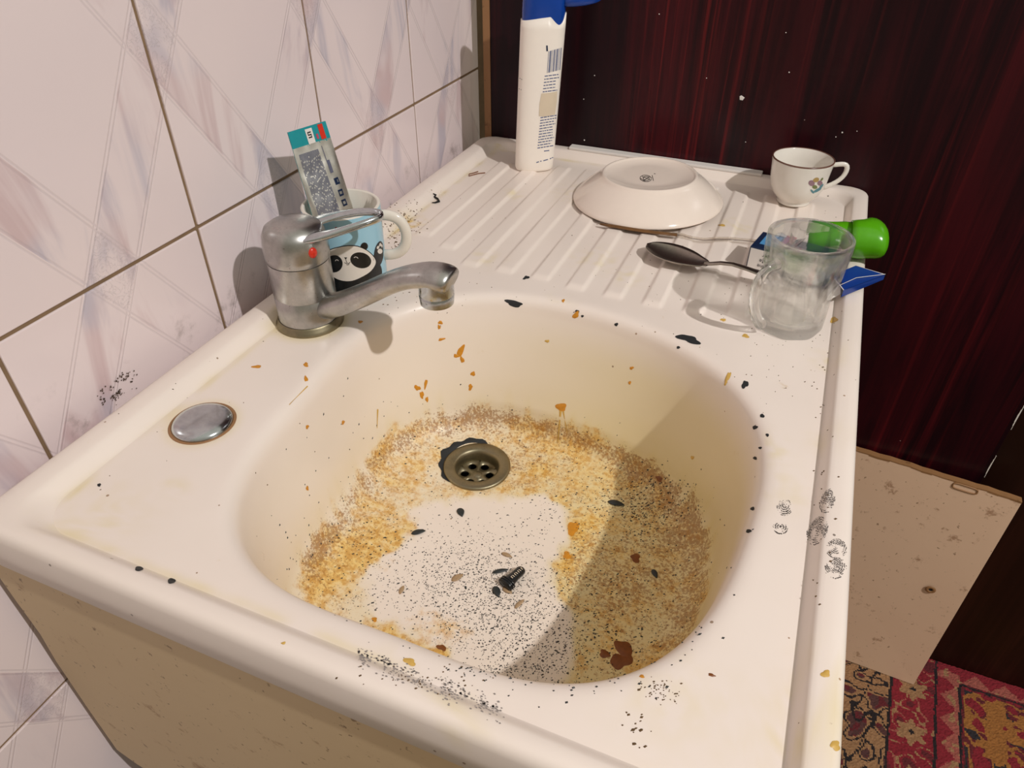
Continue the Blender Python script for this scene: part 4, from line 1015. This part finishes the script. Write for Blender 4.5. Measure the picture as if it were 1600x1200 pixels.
# short bent shell: wide rounded hood on the right, open half pipe to the left
A_ = on_z(1268, 368, .016); B_ = on_z(1330, 373, .020); D_ = on_z(1362, 374, .020)
dx_ = (D_ - A_).normalized(); dy_ = Vector((-dx_.y, dx_.x, 0)).normalized(); dz_ = dx_.cross(dy_)
Lh = (D_ - A_).length
def shell(prof, a0, a1, n, cen, thick=.0012):
    mb = MB(); outr = []; inr = []
    for s, ry, rz_, oz, *q_ in prof:
        oy = q_[0] if q_ else 0
        outr.append([cen + dx_*s + dy_*(oy + ry*math.cos(a0 + (a1-a0)*i/n)) + dz_*(rz_*math.sin(a0 + (a1-a0)*i/n) + oz) for i in range(n+1)])
        inr.append([cen + dx_*(s - (thick if s > 0 else 0)) + dy_*(oy + (max(ry - thick, .0002))*math.cos(a0 + (a1-a0)*i/n)) + dz_*((max(rz_ - thick, .0002))*math.sin(a0 + (a1-a0)*i/n) + oz) for i in range(n+1)])
    mb.rings(outr, False); mb.rings(inr, False); mb.rings([outr[0], inr[0]], False)
    mb.rings([[r[0] for r in outr], [r[0] for r in inr]], False); mb.rings([[r[-1] for r in outr], [r[-1] for r in inr]], False)
    return mb
hood = [(0,.0195,.0180,0,0),(.006,.0197,.0190,0,0),(.011,.0202,.0195,0,.0005),(.0145,.0215,.0197,0,.0020),(.0175,.0234,.0197,0,.0040),(.0225,.0240,.0190,0,.0044),(.0265,.0232,.0180,-.0005,.0036),(.0305,.0205,.0160,-.001,.0018),(.0335,.0160,.0128,-.0015,.0004),(.0355,.0095,.0075,-.002,0),(.0362,.0003,.0003,-.002,0)]
build('hood', shell(hood, 0, 2*PI, 40, B_ - dx_*.002), M['green'], parent=gr, label='rounded hood')
neck = [(0, .0185, .0150, 0), (.010, .0160, .0140, .0005), (.022, .0155, .0140, .001), (.034, .0160, .0150, .001), (.045, .0165, .0155, 0)]
build('neck', shell(neck, -.5, PI + .5, 26, A_ + dx_*-.004), M['green'], parent=gr, label='open half-pipe neck')

# ------------------------------------------------------------------ husks and the black stub in the bowl
def husk(name, px, py, L, Wd, rot, mat, label, hgt_=.0016, group=None):
    h = hit(px, py); c = h[0]; dxp = hit(px + 6*math.cos(rot), py + 6*math.sin(rot))[0] - c; dxp.z = 0; dxp.normalize(); n = h[1]; sdv_ = n.cross(dxp).normalized()
    mb = MB(); rs_ = []
    for k in range(11):
        s = k/10; w = Wd*math.sin(PI*min(.999, max(.001, s))**.8)**.8; zc = hgt_*math.sin(PI*s)**.5 if 0 < s < 1 else 0
        rs_.append([c + dxp*(L*(s - .5)) + sdv_*(w*math.cos(2*PI*i/10)) + n*(zc*.55*(1 + math.sin(2*PI*i/10)) + .0002) for i in range(10)])
    mb.rings(rs_, True, True, True)
    o = build(name, mb, mat); o.location = (0, 0, 0); return tag(o, label, 'seed husk', group)
husk('seed_husk', 720, 801, .0115, .0034, 1.25, M['seed'], 'black husk standing alone just below the drain')
husk('seed_husk', 654, 832, .0135, .0030, -.2, M['seed'], 'black husk at the yellow stain edge left of centre')
husk('seed_husk', 963, 787, .0165, .0034, .2, M['seed'], 'long black husk in the shaded right half of the bowl floor')
husk('seed_husk', 1023, 897, .010, .0024, 1.1, M['seed'], 'short black husk near the right wall of the bowl')
husk('seed_husk', 782, 893, .0150, .0022, -.2, M['seed'], 'flat grey husk just above the black stub')
husk('seed_husk', 715, 903, .0120, .0030, -.5, M['husk'], 'split pale husk left of the black stub')
husk('seed_husk', 792, 868, .0110, .0020, .4, M['husk'], 'thin brown husk sliver above the black stub')
husk('seed_husk', 812, 944, .0120, .0018, -.75, M['husk'], 'thin pale husk sliver below the black stub')
husk('seed_husk', 776, 925, .0120, .0032, 1.2, M['seed'], 'crushed dark husk touching the left of the black stub')
husk('seed_husk', 793, 923, .0100, .0028, .6, M['husk'], 'pale open husk under the black stub')
husk('seed_husk', 628, 922, .0090, .0018, -1.1, M['husk'], 'faint pale husk sliver at the lower left of the bowl')
h1 = hit(788, 920)[0]; h2 = hit(816, 895)[0]; up = Vector((0, 0, 1))
stub = thing('black_stub', 'short black ribbed plastic stub with pale lettering on bowl floor', 'stub', h1)
dv = (h2 - h1); dl = dv.length; dv.normalize(); sv = dv.cross(up).normalized()
mb = MB(); mb.tube([h1 + dv*dl*s + up*(.0042 + .0006*s) for s in (0, .12, .3, .6, .85, .95, 1.02, 1.06)], [(.0062,.0036),(.0066,.0040),(.0052,.0040),(.0042,.0038),(.0042,.0038),(.0040,.0034),(.003,.0024),(.001,.001)], 20); build('sleeve', mb, M['ink'], parent=stub)
mb = MB()
for k in range(7):
    s = .34 + k*.09; c = h1 + dv*dl*s + up*.0086 + sv*.0012; mb.add([c - sv*.0012, c + sv*.0012, c + sv*.0012 + dv*.0007, c - sv*.0010 + dv*.0007], [(0,1,2,3)])
    if k % 2 == 0: mb.add([c - sv*.0012, c - sv*.0008, c - sv*.0008 + dv*.0016, c - sv*.0012 + dv*.0016], [(0,1,2,3)])
build('lettering', mb, M['label'], parent=stub, fixn=False)
mb = MB(); 
for k in range(3): mb.tube([h1 + dv*dl*(.05 + .09*k) + sv*.0068*math.cos(t) + up*(.0042 + .0044*math.sin(t)) for t in [2*PI*i/18 for i in range(18)]], .0006, 6, closed=True, up=dv)
build('rib', mb, M['ink'], parent=stub)
# hair pin on the drainboard and a dead curl of dirt
mb = MB(); L = [hit(x, y)[0] + Vector((0, 0, .0009)) for x, y in ((758,271),(748,272),(740,274),(733,276),(733,273),(741,271),(747,269))]
o = build('hair_clip', (mb.tube(L, .0006, 6), mb)[1], M['brown']); tag(o, 'bent brown hair pin on the drainboard left of the bottle', 'hair pin')
mb = MB(); L = [hit(x, y)[0] + Vector((0, 0, .0012)) for x, y in ((677,304),(681,306),(679,309),(684,312),(686,316),(680,318),(675,318))]
o = build('twig', (mb.tube(L, [.0006,.0012,.0011,.0012,.0014,.0010,.0005], 8), mb)[1], M['dark']); tag(o, 'small dark twisted twig on the wall side ledge', 'twig')
for o in bpy.data.objects:
    if '_o' in o: del o['_o']
